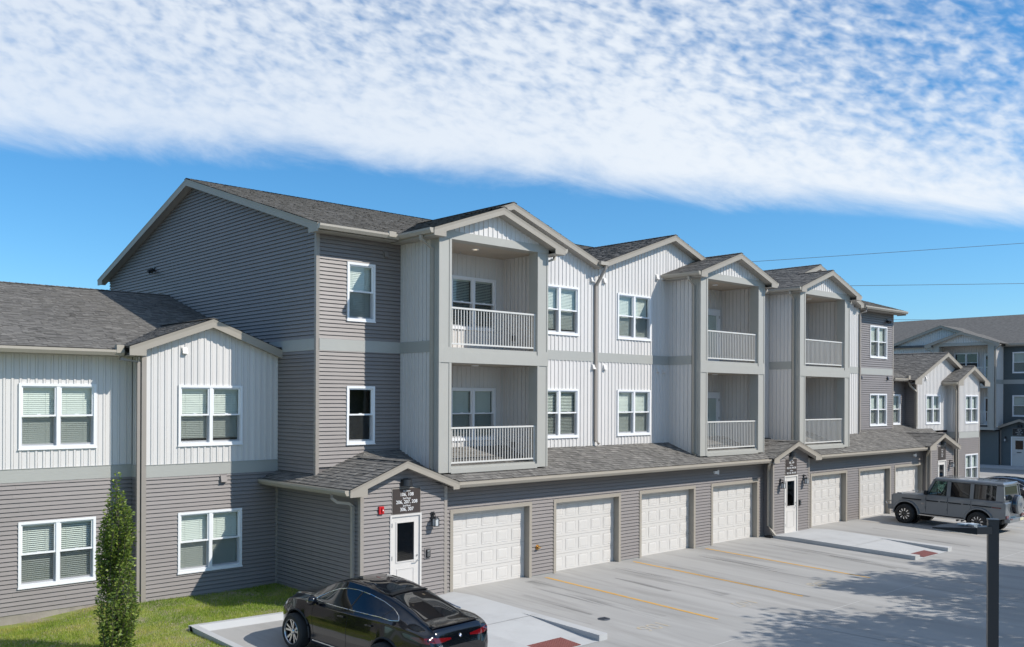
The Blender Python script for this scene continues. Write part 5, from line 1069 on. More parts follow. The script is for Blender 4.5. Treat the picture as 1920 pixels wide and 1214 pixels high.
# ------------------------------------------------------------------ trees across the lot, out of frame: they shade the pavement and show in the panes
def shade_tree(cx, cy, h, rad, seed, label):
    t = thing('shade_tree', label, 'tree', (cx, cy, -.2), 'trees across the parking lot'); rng = np.random.default_rng(seed)
    tr = MB(); tr.tube([(cx, cy, -.3), (cx + .1, cy, h * .3), (cx - .05, cy + .1, h * .62), (cx, cy, h * .92)], [.26, .2, .13, .02], 9)
    lv = MB(); lv.t = []; zc = h * .62; clumps = []
    for k in range(46):
        v = rng.normal(size=3); v /= np.linalg.norm(v); r = rng.uniform(.35, 1.0) ** .5; c = Vector((cx + v[0] * rad * r * .86, cy + v[1] * rad * r * .86, zc + v[2] * h * .33 * r)); clumps.append((c, rng.uniform(.7, 1.25) * rad * .30))
        if k % 3 == 0: tr.tube([(cx, cy, max(h * .25, c.z - rad * .6)), tuple((Vector((cx, cy, c.z)) + c) / 2), tuple(c)], [.08, .05, .015], 5)
    for c, r in clumps:
        for k in range(330):
            v = rng.normal(size=3); v /= np.linalg.norm(v); p = c + Vector(v) * r * rng.uniform(.3, 1.08); d = Vector(rng.normal(size=3)).normalized(); sd = d.cross(Vector(rng.normal(size=3))).normalized(); L_ = rng.uniform(.14, .28)
            lv.add([p, p + d * L_ * .5 + sd * L_ * .42, p + d * L_, p + d * L_ * .5 - sd * L_ * .42], [(0, 1, 2, 3)]); lv.t.append(min(1, max(0, rng.normal(.4, .2))))
    tr.build('trunk', 'bark', t, smooth=60); lv.build('crown', 'leaf', t)
shade_tree(18.9, -19.1, 10.6, 3.9, 21, 'broad leafy tree across the lot, right of the light pole and out of frame')
shade_tree(12.7, -20.1, 10.4, 4.2, 22, 'broad leafy tree behind the light pole, out of frame')
shade_tree(23.9, -20.2, 10.6, 4.0, 26, 'broad leafy tree across the lot from the middle entry, out of frame')
shade_tree(31, -21.5, 11, 4.3, 23, 'broad leafy tree across the lot from the boxy grey SUV, out of frame')
shade_tree(42, -20.5, 9.5, 4.0, 24, 'smaller leafy tree at the far end of the row across the lot, out of frame')
shade_tree(15.6, -25.5, 10.8, 4.8, 25, 'tall leafy tree in the second row across the lot, out of frame')

# ------------------------------------------------------------------ fixtures
def sign(fr, u0, u1, z0, z1, lines, label, m='sign_brown', big=None):
    c = fr((u0 + u1) / 2, (z0 + z1) / 2, .016); s = thing('address_sign', label, 'sign', c)
    mb = MB(); mb.fbox(fr, u0, u1, z0, z1, .012, .034); mb.build('sign_panel', m, s)
    mb = MB(); [mb.fbox(fr, a, b, c_, d_, .012, .022) for a, b, c_, d_ in ((u0 - .02, u0, z0 - .02, z1 + .02), (u1, u1 + .02, z0 - .02, z1 + .02), (u0, u1, z1, z1 + .02), (u0, u1, z0 - .02, z0))]; mb.build('sign_edging', 'corner_trim', s)
    H = z1 - z0
    for tx, sz, zz in lines: text(tx, sz, 'white_print', s, fr((u0 + u1) / 2, z1 - H * zz, .0355), (math.pi / 2, 0, fr.rot), 'lettering', bold=sz * .004)
    return s
sign(fr1, .905, 1.735, 2.235, 2.84, [('1st Floor', .062, .10), ('106, 108', .118, .245), ('2nd Floor', .062, .40), ('206, 207, 208', .118, .545), ('3rd Floor', .062, .70), ('306, 307', .118, .845)], 'brown address board listing 106, 108, 206, 207, 208 above the nearest entry door')
sign(fr2, 18.83, 19.60, 2.23, 2.83, [('1st Floor', .055, .08), ('102, 104', .105, .235), ('2nd Floor', .055, .40), ('202, 203, 204, 205', .088, .56), ('3rd Floor', .055, .73), ('302, 303, 304, 305', .088, .88)], 'black address board with four-number rows above the middle entry door')
sign(fr3, 32.40, 33.22, 2.24, 2.86, [('1st Floor', .06, .24), ('101', .10, .40), ('2nd Floor', .06, .57), ('201', .10, .73)], 'black address board with two short numbers above the entry behind the boxy grey SUV')
sign(frX, .82, 1.68, 2.62, 3.12, [('1st Floor', .05, .08), ('110, 112', .09, .22), ('2nd Floor', .05, .39), ('210, 211, 212', .09, .55), ('3rd Floor', .05, .72), ('310, 311', .09, .87)], 'small dark address board above the white door of the far teal building', 'sign_black')
def gable_lamp(fr, u, z, label, grp='dark lamps above the entry signs'):
    t = thing('wall_lamp', label, 'wall lamp', fr(u, z, 0), grp)
    mb = MB(); mb.fbox(fr, u - .06, u + .06, z - .02, z + .10, 0, .03); mb.build('back_plate', 'dark_metal', t)
    mb = MB(); n = fr(0, 0, 1) - fr(0, 0, 0); c = fr(u, z, .06)
    P = lambda a, d, zz: fr(u + a, z + zz, d); ring = [(math.cos(k / 12 * math.pi), math.sin(k / 12 * math.pi)) for k in range(13)]
    top = [P(.15 * a, .02 + .15 * b, .075) for a, b in ring]; bot = [P(.17 * a, .02 + .17 * b, -.085) for a, b in ring]
    mb.add(top + bot, [(i, i + 1, 14 + i, 13 + i) for i in range(12)] + [tuple(range(13))]); mb.build('lamp_shade', 'dark_metal', t, smooth=40)
    mb = MB(); mb.add([P(.14 * a, .02 + .14 * b, -.07) for a, b in ring], [tuple(range(13))]); mb.build('lens', 'lamp_glass', t)
gable_lamp(fr1, 1.30, 2.99, 'half-round dark lamp in the gable above the 106, 108 sign'); gable_lamp(fr2, 19.25, 3.0, 'half-round dark lamp in the gable above the middle entry sign'); gable_lamp(fr3, 32.85, 3.03, 'half-round dark lamp in the gable of the entry behind the boxy SUV'); gable_lamp(frX, 1.3, 3.3, 'half-round dark lamp in the gable of the far teal entry')
def lantern(fr, u, z, label):
    t = thing('wall_lantern', label, 'wall lamp', fr(u, z, 0), 'lanterns beside the entry doors')
    mb = MB(); mb.fbox(fr, u - .055, u + .055, z - .02, z + .20, 0, .03); mb.build('back_plate', 'dark_metal', t)
    mb = MB(); mb.tube([fr(u, z + .12, .02), fr(u, z + .16, .06), fr(u, z + .15, .12), fr(u, z + .08, .15)], .016, 8); mb.lathe([(.0, .055), (.05, .05), (.075, .02), (.085, .0), (.0, .0)], fr(u, z + .04, .15), (0, 0, 1), 10); mb.build('arm', 'dark_metal', t)
    mb = MB(); q = .058; c = fr(u, z - .06, .15)
    for a, b in ((-q, -q), (q, -q), (q, q), (-q, q)): mb.fbox(fr, u + a - .008, u + a + .008, z - .14, z + .045, .15 + b - .008, .15 + b + .008)
    mb.fbox(fr, u - q - .01, u + q + .01, z - .155, z - .14, .15 - q - .01, .15 + q + .01); mb.build('lantern_frame', 'dark_metal', t)
    mb = MB(); mb.fbox(fr, u - q + .004, u + q - .004, z - .14, z + .04, .15 - q + .004, .15 + q - .004); mb.build('lantern_glass', 'lamp_glass', t)
lantern(fr1, 2.13, 2.0, 'black lantern right of the nearest entry door'); lantern(fr2, 18.45, 1.93, 'black lantern left of the middle entry door'); lantern(fr2, 20.12, 2.0, 'black lantern right of the middle entry door'); lantern(fr3, 33.72, 2.0, 'black lantern right of the door behind the boxy SUV'); lantern(frX, .36, 2.35, 'small black lantern left of the far teal entry door')
def keypad(fr, u, z, label):
    t = thing('door_keypad', label, 'keypad', fr(u, z, 0), 'entry keypads'); mb = MB(); mb.fbox(fr, u - .10, u + .10, z - .14, z + .14, 0, .03); mb.build('mounting_block', 'lap', t)
    mb = MB(); mb.fbox(fr, u - .05, u + .055, z - .1, z + .1, .03, .065); mb.build('keypad_body', 'black_plastic', t)
    mb = MB(); [mb.fbox(fr, u - .036 + .026 * i, u - .018 + .026 * i, z - .07 + .026 * j, z - .052 + .026 * j, .065, .069) for i in range(3) for j in range(4)]; mb.fbox(fr, u - .036, u + .038, z + .045, z + .085, .065, .068); mb.build('keys', 'steel', t)
keypad(fr1, 1.98, 1.17, 'small black keypad right of the nearest entry door'); keypad(fr2, 19.83, 1.15, 'small black keypad right of the middle entry door')
t = thing('alarm_strobe', 'red fire alarm horn strobe left of the 106, 108 sign', 'fire alarm', fr1(.56, 2.36, 0)); mb = MB(); mb.fbox(fr1, .49, .63, 2.27, 2.45, 0, .06); mb.build('housing', 'red_plastic', t); mb = MB(); mb.fbox(fr1, .56, .615, 2.31, 2.42, .06, .085); mb.build('strobe_lens', 'red_plastic', t); mb = MB(); mb.fbox(fr1, .575, .60, 2.345, 2.375, .085, .087); mb.build('strobe_print', 'white_print', t)
t = thing('hose_spigot', 'brass outlet on a round plate between the two nearest garage doors', 'spigot', frG(6.2, .83, 0)); nv = frG(0, 0, 1) - frG(0, 0, 0); mb = MB(); mb.lathe([(0, .02), (.075, .02), (.08, 0)], frG(6.2, .83, .01), nv, 18); mb.build('plate', 'brass', t); mb = MB(); mb.lathe([(0, .10), (.03, .1), (.045, .08), (.04, .02)], frG(6.2, .83, .01), nv, 14); mb.tube([frG(6.14, .83, .11), frG(6.26, .83, .11)], .012); mb.build('valve', 'brass', t)
for x, lb in ((14.85, 'small pale box on the siding above the fourth garage door'), (30.6, 'small pale box on the siding above the garage door behind the SUV')):
    t = thing('junction_box', lb, 'junction box', frG(x, 2.5, 0)); mb = MB(); mb.fbox(frG, x - .09, x + .09, 2.47, 2.57, .01, .07); mb.build('housing', 'vinyl', t); mb = MB(); mb.tube([frG(x + .12, 2.45, .06), frG(x + .12, 2.6, .06)], .035, 10); mb.build('sensor', 'vinyl', t)
def spot(fr, u, z, label):
    t = thing('spotlight', label, 'spotlight', fr(u, z, 0), 'spotlights high on the walls'); mb = MB(); mb.fbox(fr, u - .07, u + .07, z - .07, z + .07, 0, .04); mb.build('base', 'dark_metal', t)
    mb = MB(); mb.lathe([(0, 0), (.05, 0), (.07, .14), (.06, .14), (0, .12)], fr(u + .08, z - .02, .08), fr(.25, -.6, .6) - fr(0, 0, 0), 12); mb.lathe([(0, 0), (.05, 0), (.07, .14), (.06, .14), (0, .12)], fr(u - .08, z - .02, .08), fr(-.25, -.6, .6) - fr(0, 0, 0), 12); mb.build('lamp_head', 'dark_metal', t)
spot(frX0, 14.5 - 10.36, 9.35, 'small dark spotlight high on the shaded gable wall'); spot(frF, 31.35, 8.9, 'small dark spotlight near the top right corner of the long facade')

# ------------------------------------------------------------------ tree
def make_tree():
    cx, cy = -5.62, -1.95; t = thing('columnar_tree', 'slender upright young tree with dense green leaves on the lawn by the wall', 'tree', (cx, cy, 0))
    rng = np.random.default_rng(11); tr = MB(); tr.tube([(cx, cy, -.1), (cx + .01, cy, .6), (cx - .01, cy + .01, 1.6), (cx + .01, cy, 2.6), (cx, cy, 3.5)], [.045, .04, .03, .016, .004], 8)
    prof = lambda z: np.interp(z, [.05, .5, 1.1, 1.6, 2.1, 2.5, 2.8, 3.1, 3.6], [.42, .44, .44, .41, .36, .28, .20, .10, .02])
    lv = MB(); lv.t = []; br = MB()
    for b in range(112):
        a = rng.uniform(0, 6.283); z0 = rng.uniform(-.55, 2.15); ln = rng.uniform(.5, 1.25); rr = rng.uniform(.45, 1.04)
        if b < 5: z0 = 2.0 + .05 * b; ln = 1.58 - .24 * b; rr = (.05, .45, .8, .9, .9)[b]
        pts = []
        for k in range(7):
            s = k / 6; z = z0 + ln * s; r = min(prof(min(z, 3.5)) * rr * (1 if b >= 5 else 1.0), .42 * s ** .6 + .02); aa = a + .25 * s
            pts.append(Vector((cx + math.cos(aa) * r, cy + math.sin(aa) * r, z)))
        if pts[-1].z > 3.6: pts = [Vector((p.x, p.y, min(p.z, 3.6))) for p in pts]
        br.tube(pts, [.010, .009, .008, .006, .005, .004, .002], 4)
        nl = int(ln * 92)
        for k in range(nl):
            s = (k + rng.random()) / nl; i = min(5, int(s * 6)); p = pts[i].lerp(pts[i + 1], s * 6 - i)
            if p.z < .06: continue
            th = rng.uniform(0, 6.283); out = Vector((p.x - cx, p.y - cy, 0)); out = out.normalized() if out.length > .01 else Vector((1, 0, 0))
            d = (out * rng.uniform(.1, 1.0) + Vector((math.cos(th), math.sin(th), rng.uniform(-.35, .8)))).normalized(); p = p + d * rng.uniform(.0, .055) * (2.6 if rng.random() < .06 else 1)
            L_ = rng.uniform(.045, .085); sd = d.cross(Vector((rng.normal(), rng.normal(), rng.normal()))).normalized() * L_ * rng.uniform(.26, .36); nn = sd.cross(d).normalized() * L_ * .08
            lv.add([p, p + d * L_ * .45 + sd + nn, p + d * L_, p + d * L_ * .45 - sd + nn], [(0, 1, 2), (0, 2, 3)]); c = min(1, max(0, rng.normal(.5, .22))); lv.t += [c, c]
    tr.build('trunk', 'bark', t, smooth=60); br.build('branches', 'bark', t); lv.build('crown', 'leaf', t)
make_tree()

# ------------------------------------------------------------------ light pole by the camera
def make_pole():
    px, py, h = -4.71, -17.83, 4.13; t = thing('light_pole', 'square black light pole with a flat lamp head, close to the camera', 'light pole', (px, py, -.2))
    a = R(28); c, s = math.cos(a), math.sin(a); w = .037
    def rot(x, y): return (px + c * x - s * y, py + s * x + c * y)
    mb = MB(); q = [rot(x * w, y * w) for x, y in ((-1, -1), (1, -1), (1, 1), (-1, 1))]; mb.prism([(x, y, -.2) for x, y in q], (0, 0, h + .2)); mb.build('pole', 'dark_metal', t)
    mb = MB(); q = [rot(x * .04, y * .04) for x, y in ((-1, -1), (1, -1), (1, 1), (-1, 1))]; mb.prism([(x, y, h) for x, y in q], (0, 0, .012)); mb.build('pole_cap', 'dark_metal', t)
    mb = MB(); q = [rot(x, y) for x, y in ((-.016, -w - .004), (-.008, -w - .004), (-.008, -w), (-.016, -w))]; mb.prism([(x, y, -.2) for x, y in q], (0, 0, h + .1)); mb.build('pole_seam', 'black_plastic', t)
    lx = -_Rt; fx = _F    # arm reaches to the left of the picture, square to the view of the lot
    P = lambda u, d, z: Vector((px, py, h + z)) + Vector((lx.x, lx.y, 0)) * u + Vector((fx.x, fx.y, 0)) * d
    mb = MB(); mb.hexa([P(.03, -.045, -.10), P(.145, -.045, -.10), P(.145, .045, -.10), P(.03, .045, -.10), P(.03, -.045, -.045), P(.145, -.045, -.045), P(.145, .045, -.045), P(.03, .045, -.045)]); mb.build('arm', 'dark_metal', t)
    mb = MB(); mb.hexa([P(.145, -.05, -.10), P(.17, -.05, -.10), P(.17, .05, -.10), P(.145, .05, -.10), P(.145, -.05, -.03), P(.17, -.05, -.03), P(.17, .05, -.03), P(.145, .05, -.03)]); mb.build('bracket', 'steel', t)
    mb = MB(); mb.hexa([P(.17, -.10, -.095), P(.42, .10, -.075), P(.30, .24, -.075), P(.10, .24, -.085), P(.17, -.10, -.045), P(.42, .10, -.065), P(.30, .24, -.065), P(.10, .24, -.045)]); hd = mb.build('lamp_head', 'black_plastic', t)
    mb = MB(); mb.hexa([P(.07, .05, -.045), P(.19, .05, -.045), P(.22, .11, -.045), P(.10, .11, -.045), P(.07, .05, -.034), P(.19, .05, -.034), P(.22, .11, -.034), P(.10, .11, -.034)]); mb.build('driver_housing', 'lamp_glass', t)
    mb = MB(); mb.hexa([P(.19, -.05, -.099), P(.36, .09, -.084), P(.28, .2, -.084), P(.15, .2, -.092), P(.19, -.05, -.092), P(.36, .09, -.078), P(.28, .2, -.078), P(.15, .2, -.084)]); mb.build('lens', 'lamp_glass', hd)
make_pole()

# ------------------------------------------------------------------ power lines
for (x0, y0, z0, x1, y1, z1), lb in (((57.61, 23.83, 17.05, 74.53, 8.19, 18.76), 'topmost thin power line slanting across the sky'), ((63.37, 18.51, 14.98, 74.54, 8.18, 15.27), 'middle power line, nearly level above the far roof'), ((66.42, 15.68, 12.07, 70.82, 11.61, 12.10), 'lowest power line just above the ridge of the far roof')):
    a, b = Vector((x0, y0, z0)), Vector((x1, y1, z1)); d = (b - a)
    p0 = a - d.normalized() * 40; p1 = b + d.normalized() * 60; n = 24; mb = MB()
    p0.z = a.z - d.z / d.length * 40; p1.z = b.z + d.z / d.length * 60
    mb.tube([p0.lerp(p1, k / n) - Vector((0, 0, .35 * (1 - (2 * k / n - 1) ** 2) - .3)) for k in range(n + 1)], .021, 5)
    o = mb.build('power_line', 'wire', origin=tuple(p0)); tag(o, lb, 'power line', 'power lines over the far roofs')

# ------------------------------------------------------------------ vehicles (built nose towards local +Y, ground at z = 0)
def pchip(xs, ys):
    xs = np.array(xs, float); ys = np.array(ys, float); h = np.diff(xs); d = np.diff(ys) / h; m = np.zeros(len(xs)); m[0], m[-1] = d[0], d[-1]
    for i in range(1, len(xs) - 1):
        if d[i - 1] * d[i] > 0: w1, w2 = 2 * h[i] + h[i - 1], h[i] + 2 * h[i - 1]; m[i] = (w1 + w2) / (w1 / d[i - 1] + w2 / d[i])
    def f(x):
        x = min(max(x, xs[0]), xs[-1]); i = min(len(xs) - 2, max(0, int(np.searchsorted(xs, x) - 1))); t = (x - xs[i]) / h[i]
        return ys[i] * (2 * t ** 3 - 3 * t ** 2 + 1) + h[i] * m[i] * (t ** 3 - 2 * t ** 2 + t) + ys[i + 1] * (-2 * t ** 3 + 3 * t ** 2) + h[i] * m[i + 1] * (t ** 3 - t ** 2)
    return f
def catmull(P, n):
    out = []
    for i in range(len(P) - 1):
        p0 = P[max(0, i - 1)]; p1 = P[i]; p2 = P[i + 1]; p3 = P[min(len(P) - 1, i + 2)]
        for k in range(n):
            t = k / n; out.append(tuple(.5 * (2 * p1[j] + (p2[j] - p0[j]) * t + (2 * p0[j] - 5 * p1[j] + 4 * p2[j] - p3[j]) * t * t + (3 * p1[j] - p0[j] - 3 * p2[j] + p3[j]) * t ** 3) for j in range(2)))
    out.append(P[-1]); return out
def loft_body(name, parent, mname, Lc, keys, wheels, ra, zfloor):
    """keys: dict of (s list, value list): wm, wb, wr, zb, zr, zt, zlow, zm"""
    f = {k: pchip(*v) for k, v in keys.items()}; n = 150; rings = []
    for i in range(n + 1):
        s = Lc * i / n; wm, wb, wr, zb, zr, zt, zl, zm = (f[k](s) for k in ('wm', 'wb', 'wr', 'zb', 'zr', 'zt', 'zl', 'zm'))
        za = zl
        for sw, zw in wheels:
            if abs(s - sw) < ra: za = max(za, zw + math.sqrt(ra * ra - (s - sw) ** 2))
        zm = max(zm, za + .03); z1 = min(max(za + .09, zl + .12), zm - .005)
        up = catmull([(wm - .015, za), (wm - .004, z1), (wm, zm), (wb + (wm - wb) * .35, zb - .045), (wb, zb), (wr + (wb - wr) * .04, zr - .03 if zr - .03 > zb else zb + .004), (wr - .05, zr + (zt - zr) * .35), (wr * .62, zt - (zt - zr) * .22), (0, zt)], 5)
        low = [(0, zfloor), (wm - .30, zfloor), (wm - .30, max(za, zfloor))]
        half = low + up
        ring = [(-x, s, z) for x, z in half] + [(x, s, z) for x, z in half[::-1][1:-1]]
        rings.append(ring)
    m = len(rings[0]); mb = MB(); vs = [p for r in rings for p in r]; fs = [(i * m + k, i * m + (k + 1) % m, (i + 1) * m + (k + 1) % m, (i + 1) * m + k) for i in range(n) for k in range(m)]
    fs += [tuple(range(m)), tuple(n * m + k for k in range(m - 1, -1, -1))]
    mb.add(vs, fs); o = mb.build(name, mname, parent, smooth=38, origin=tuple(wloc(parent)))
    bm = bmesh.new(); bm.from_mesh(o.data); bmesh.ops.recalc_face_normals(bm, faces=bm.faces); bm.to_mesh(o.data); bm.free()
    return o, BVHTree.FromPolygons([Vector(v) for v in vs], fs)
def cast(bvh, p, d):
    h = bvh.ray_cast(Vector(p), Vector(d)); return h[0], h[1]
def patch(parent, bvh, name, mname, top, bot, proj, nv=8, off=.004, nu=28, smooth=30):
    """patch between two outlines (a, b) projected along proj onto the body"""
    def res(L):
        L = np.array(L, float); d = np.r_[0, np.cumsum(np.hypot(*np.diff(L, axis=0).T))]; t = np.linspace(0, d[-1], nu + 1); return np.c_[np.interp(t, d, L[:, 0]), np.interp(t, d, L[:, 1])]
    A, Bt = res(top), res(bot); vs = []; ok = True
    for j in range(nv + 1):
        for i in range(nu + 1):
            a, b = Bt[i] * (1 - j / nv) + A[i] * (j / nv)
            if proj == 'L': p, d = (-3, a, b), (1, 0, 0)
            elif proj == 'R': p, d = (3, a, b), (-1, 0, 0)
            elif proj == 'T': p, d = (a, b, 4), (0, 0, -1)
            elif proj == 'B': p, d = (a, -3, b), (0, 1, 0)
            else: p, d = (a, 9, b), (0, -1, 0)
            h, nrm = cast(bvh, p, d)
            if h is None: h = vs[-1].copy() if vs else Vector((0, 0, 0)); nrm = Vector((0, 0, 0))
            if nrm.dot(Vector(d)) > 0: nrm = -nrm
            vs.append(h + nrm * off)
    fs = [(j * (nu + 1) + i, j * (nu + 1) + i + 1, (j + 1) * (nu + 1) + i + 1, (j + 1) * (nu + 1) + i) for j in range(nv) for i in range(nu)]
    mb = MB(); mb.add(vs, fs); o = mb.build(name, mname, parent, smooth=smooth, origin=tuple(wloc(parent)))
    return o
def outline_tube(parent, bvh, name, mname, pts, proj, r, off=.004, closed=True, n=90):
    L = np.array(list(pts) + ([pts[0]] if closed else []), float); d = np.r_[0, np.cumsum(np.hypot(*np.diff(L, axis=0).T))]; t = np.linspace(0, d[-1], n); P = np.c_[np.interp(t, d, L[:, 0]), np.interp(t, d, L[:, 1])]; path = []
    for a, b in P:
        p, dr = {'L': ((-3, a, b), (1, 0, 0)), 'R': ((3, a, b), (-1, 0, 0)), 'T': ((a, b, 4), (0, 0, -1)), 'B': ((a, -3, b), (0, 1, 0))}[proj]
        h, nr = cast(bvh, p, dr)
        if h is None: continue
        if nr.dot(Vector(dr)) > 0: nr = -nr
        path.append(h + nr * off)
    mb = MB(); mb.tube(path, r, 6); return mb.build(name, mname, parent, smooth=60, origin=tuple(wloc(parent)))
def wheel(parent, x, y, r, w, side, rim, style):
    """side -1: left. outer face towards side"""
    ax = (side, 0, 0); c = (x - side * w / 2, y, r); mb = MB(); rr = r * .70
    mb.lathe([(rr, .0), (r * .80, -.004), (r * .93, .006), (r * .985, .03), (r, .06), (r, w - .06), (r * .985, w - .03), (r * .9, w), (rr, w), (rr, 0)], c, (side, 0, 0), 40)
    t = mb.build('wheel', 'tyre', parent, smooth=40, origin=tuple(wloc(parent)))
    mb = MB(); mb.lathe([(rr, w), (rr * .97, w - .005), (rr * .93, w - .02), (rr * .9, w - .10), (0, w - .11)], c, ax, 40); b = mb.build('rim_barrel', 'rim_black', t, smooth=40, origin=tuple(wloc(parent)))
    mb = MB(); C = Vector(c) + Vector(ax) * (w - .018); 
    mb.lathe([(rr * .99, w - .002), (rr * .965, w + .002), (rr * .93, w - .016)], c, ax, 48)
    def spoke(a0, a1, r0, r1, w0, w1, d0=-.03, d1=-.006):
        p = []
        for d_, q in ((-.03, 0), (0, 1)):
            for a, rad, ww, dd in ((a0, r0, w0, d0), (a1, r1, w1, d1)):
                rd = Vector((0, math.cos(a), math.sin(a))); tg = Vector((0, -math.sin(a), math.cos(a)))
                p.append(C + rd * rad + tg * ww + Vector(ax) * (dd + d_)); p.append(C + rd * rad - tg * ww + Vector(ax) * (dd + d_))
        mb.add(p, [(0, 1, 3, 2), (4, 6, 7, 5), (0, 2, 6, 4), (1, 5, 7, 3), (0, 4, 5, 1), (2, 3, 7, 6)])
    if style == 'five':
        for k in range(5):
            a = k * 2 * math.pi / 5 + .3
            for s in (-1, 1): spoke(a + s * .10, a + s * .24, rr * .18, rr * .95, .018, .022)
    elif style == 'multi':
        for k in range(10): a = k * 2 * math.pi / 10 + .1; spoke(a, a + .05, rr * .15, rr * .93, .028, .016)
    else:
        for k in range(7): a = k * 2 * math.pi / 7; spoke(a, a, rr * .15, rr * .95, .035, .03)
    mb.lathe([(0, w - .02), (.035, w - .02), (.06, w - .035), (.065, w - .06)], c, ax, 20); mb.build('rim', rim, t, smooth=30, origin=tuple(wloc(parent)))
    if style == 'multi':
        mb = MB()
        for k in range(10):
            a = k * 2 * math.pi / 10 + .1 + .314; rd = Vector((0, math.cos(a), math.sin(a))); tg = Vector((0, -math.sin(a), math.cos(a))); q = C + rd * rr * .63 + Vector(ax) * -.02
            mb.add([q + rd * .05 + tg * .02, q + rd * .05 - tg * .02, q - rd * .05 - tg * .012, q - rd * .05 + tg * .012], [(0, 1, 2, 3)])
        mb.build('rim_insert', 'chrome', t, origin=tuple(wloc(parent)))
    return t
def logo_roundel(parent, c, nrm, r):
    n = Vector(nrm).normalized(); up = Vector((0, 0, 1)); a = up.cross(n).normalized(); b = n.cross(a)
    def disc(r0, r1, t0, t1, off, m, name='badge'):
        mb = MB(); k = 24; vs = []
        for i in range(k + 1): th = t0 + (t1 - t0) * i / k; e = a * math.cos(th) + b * math.sin(th); vs += [Vector(c) + e * r0 + n * off, Vector(c) + e * r1 + n * off]
        mb.add(vs, [(2 * i, 2 * i + 1, 2 * i + 3, 2 * i + 2) for i in range(k)]); return mb.build(name, m, parent, origin=tuple(wloc(parent)))
    disc(0, r, 0, 2 * math.pi, .004, 'chrome'); disc(r * .62, r * .94, 0, 2 * math.pi, .006, 'black_plastic')
    for q in range(4): disc(0, r * .58, q * math.pi / 2, (q + 1) * math.pi / 2, .0065, 'badge_blue' if q % 2 else 'white_print')

def place(t, x, y, yaw, z, pitch, sc=1.0):
    t.scale = (sc, sc, sc)
    t.location = (x, y, z); t.rotation_mode = 'XYZ'; t.rotation_euler = (pitch, 0, yaw)

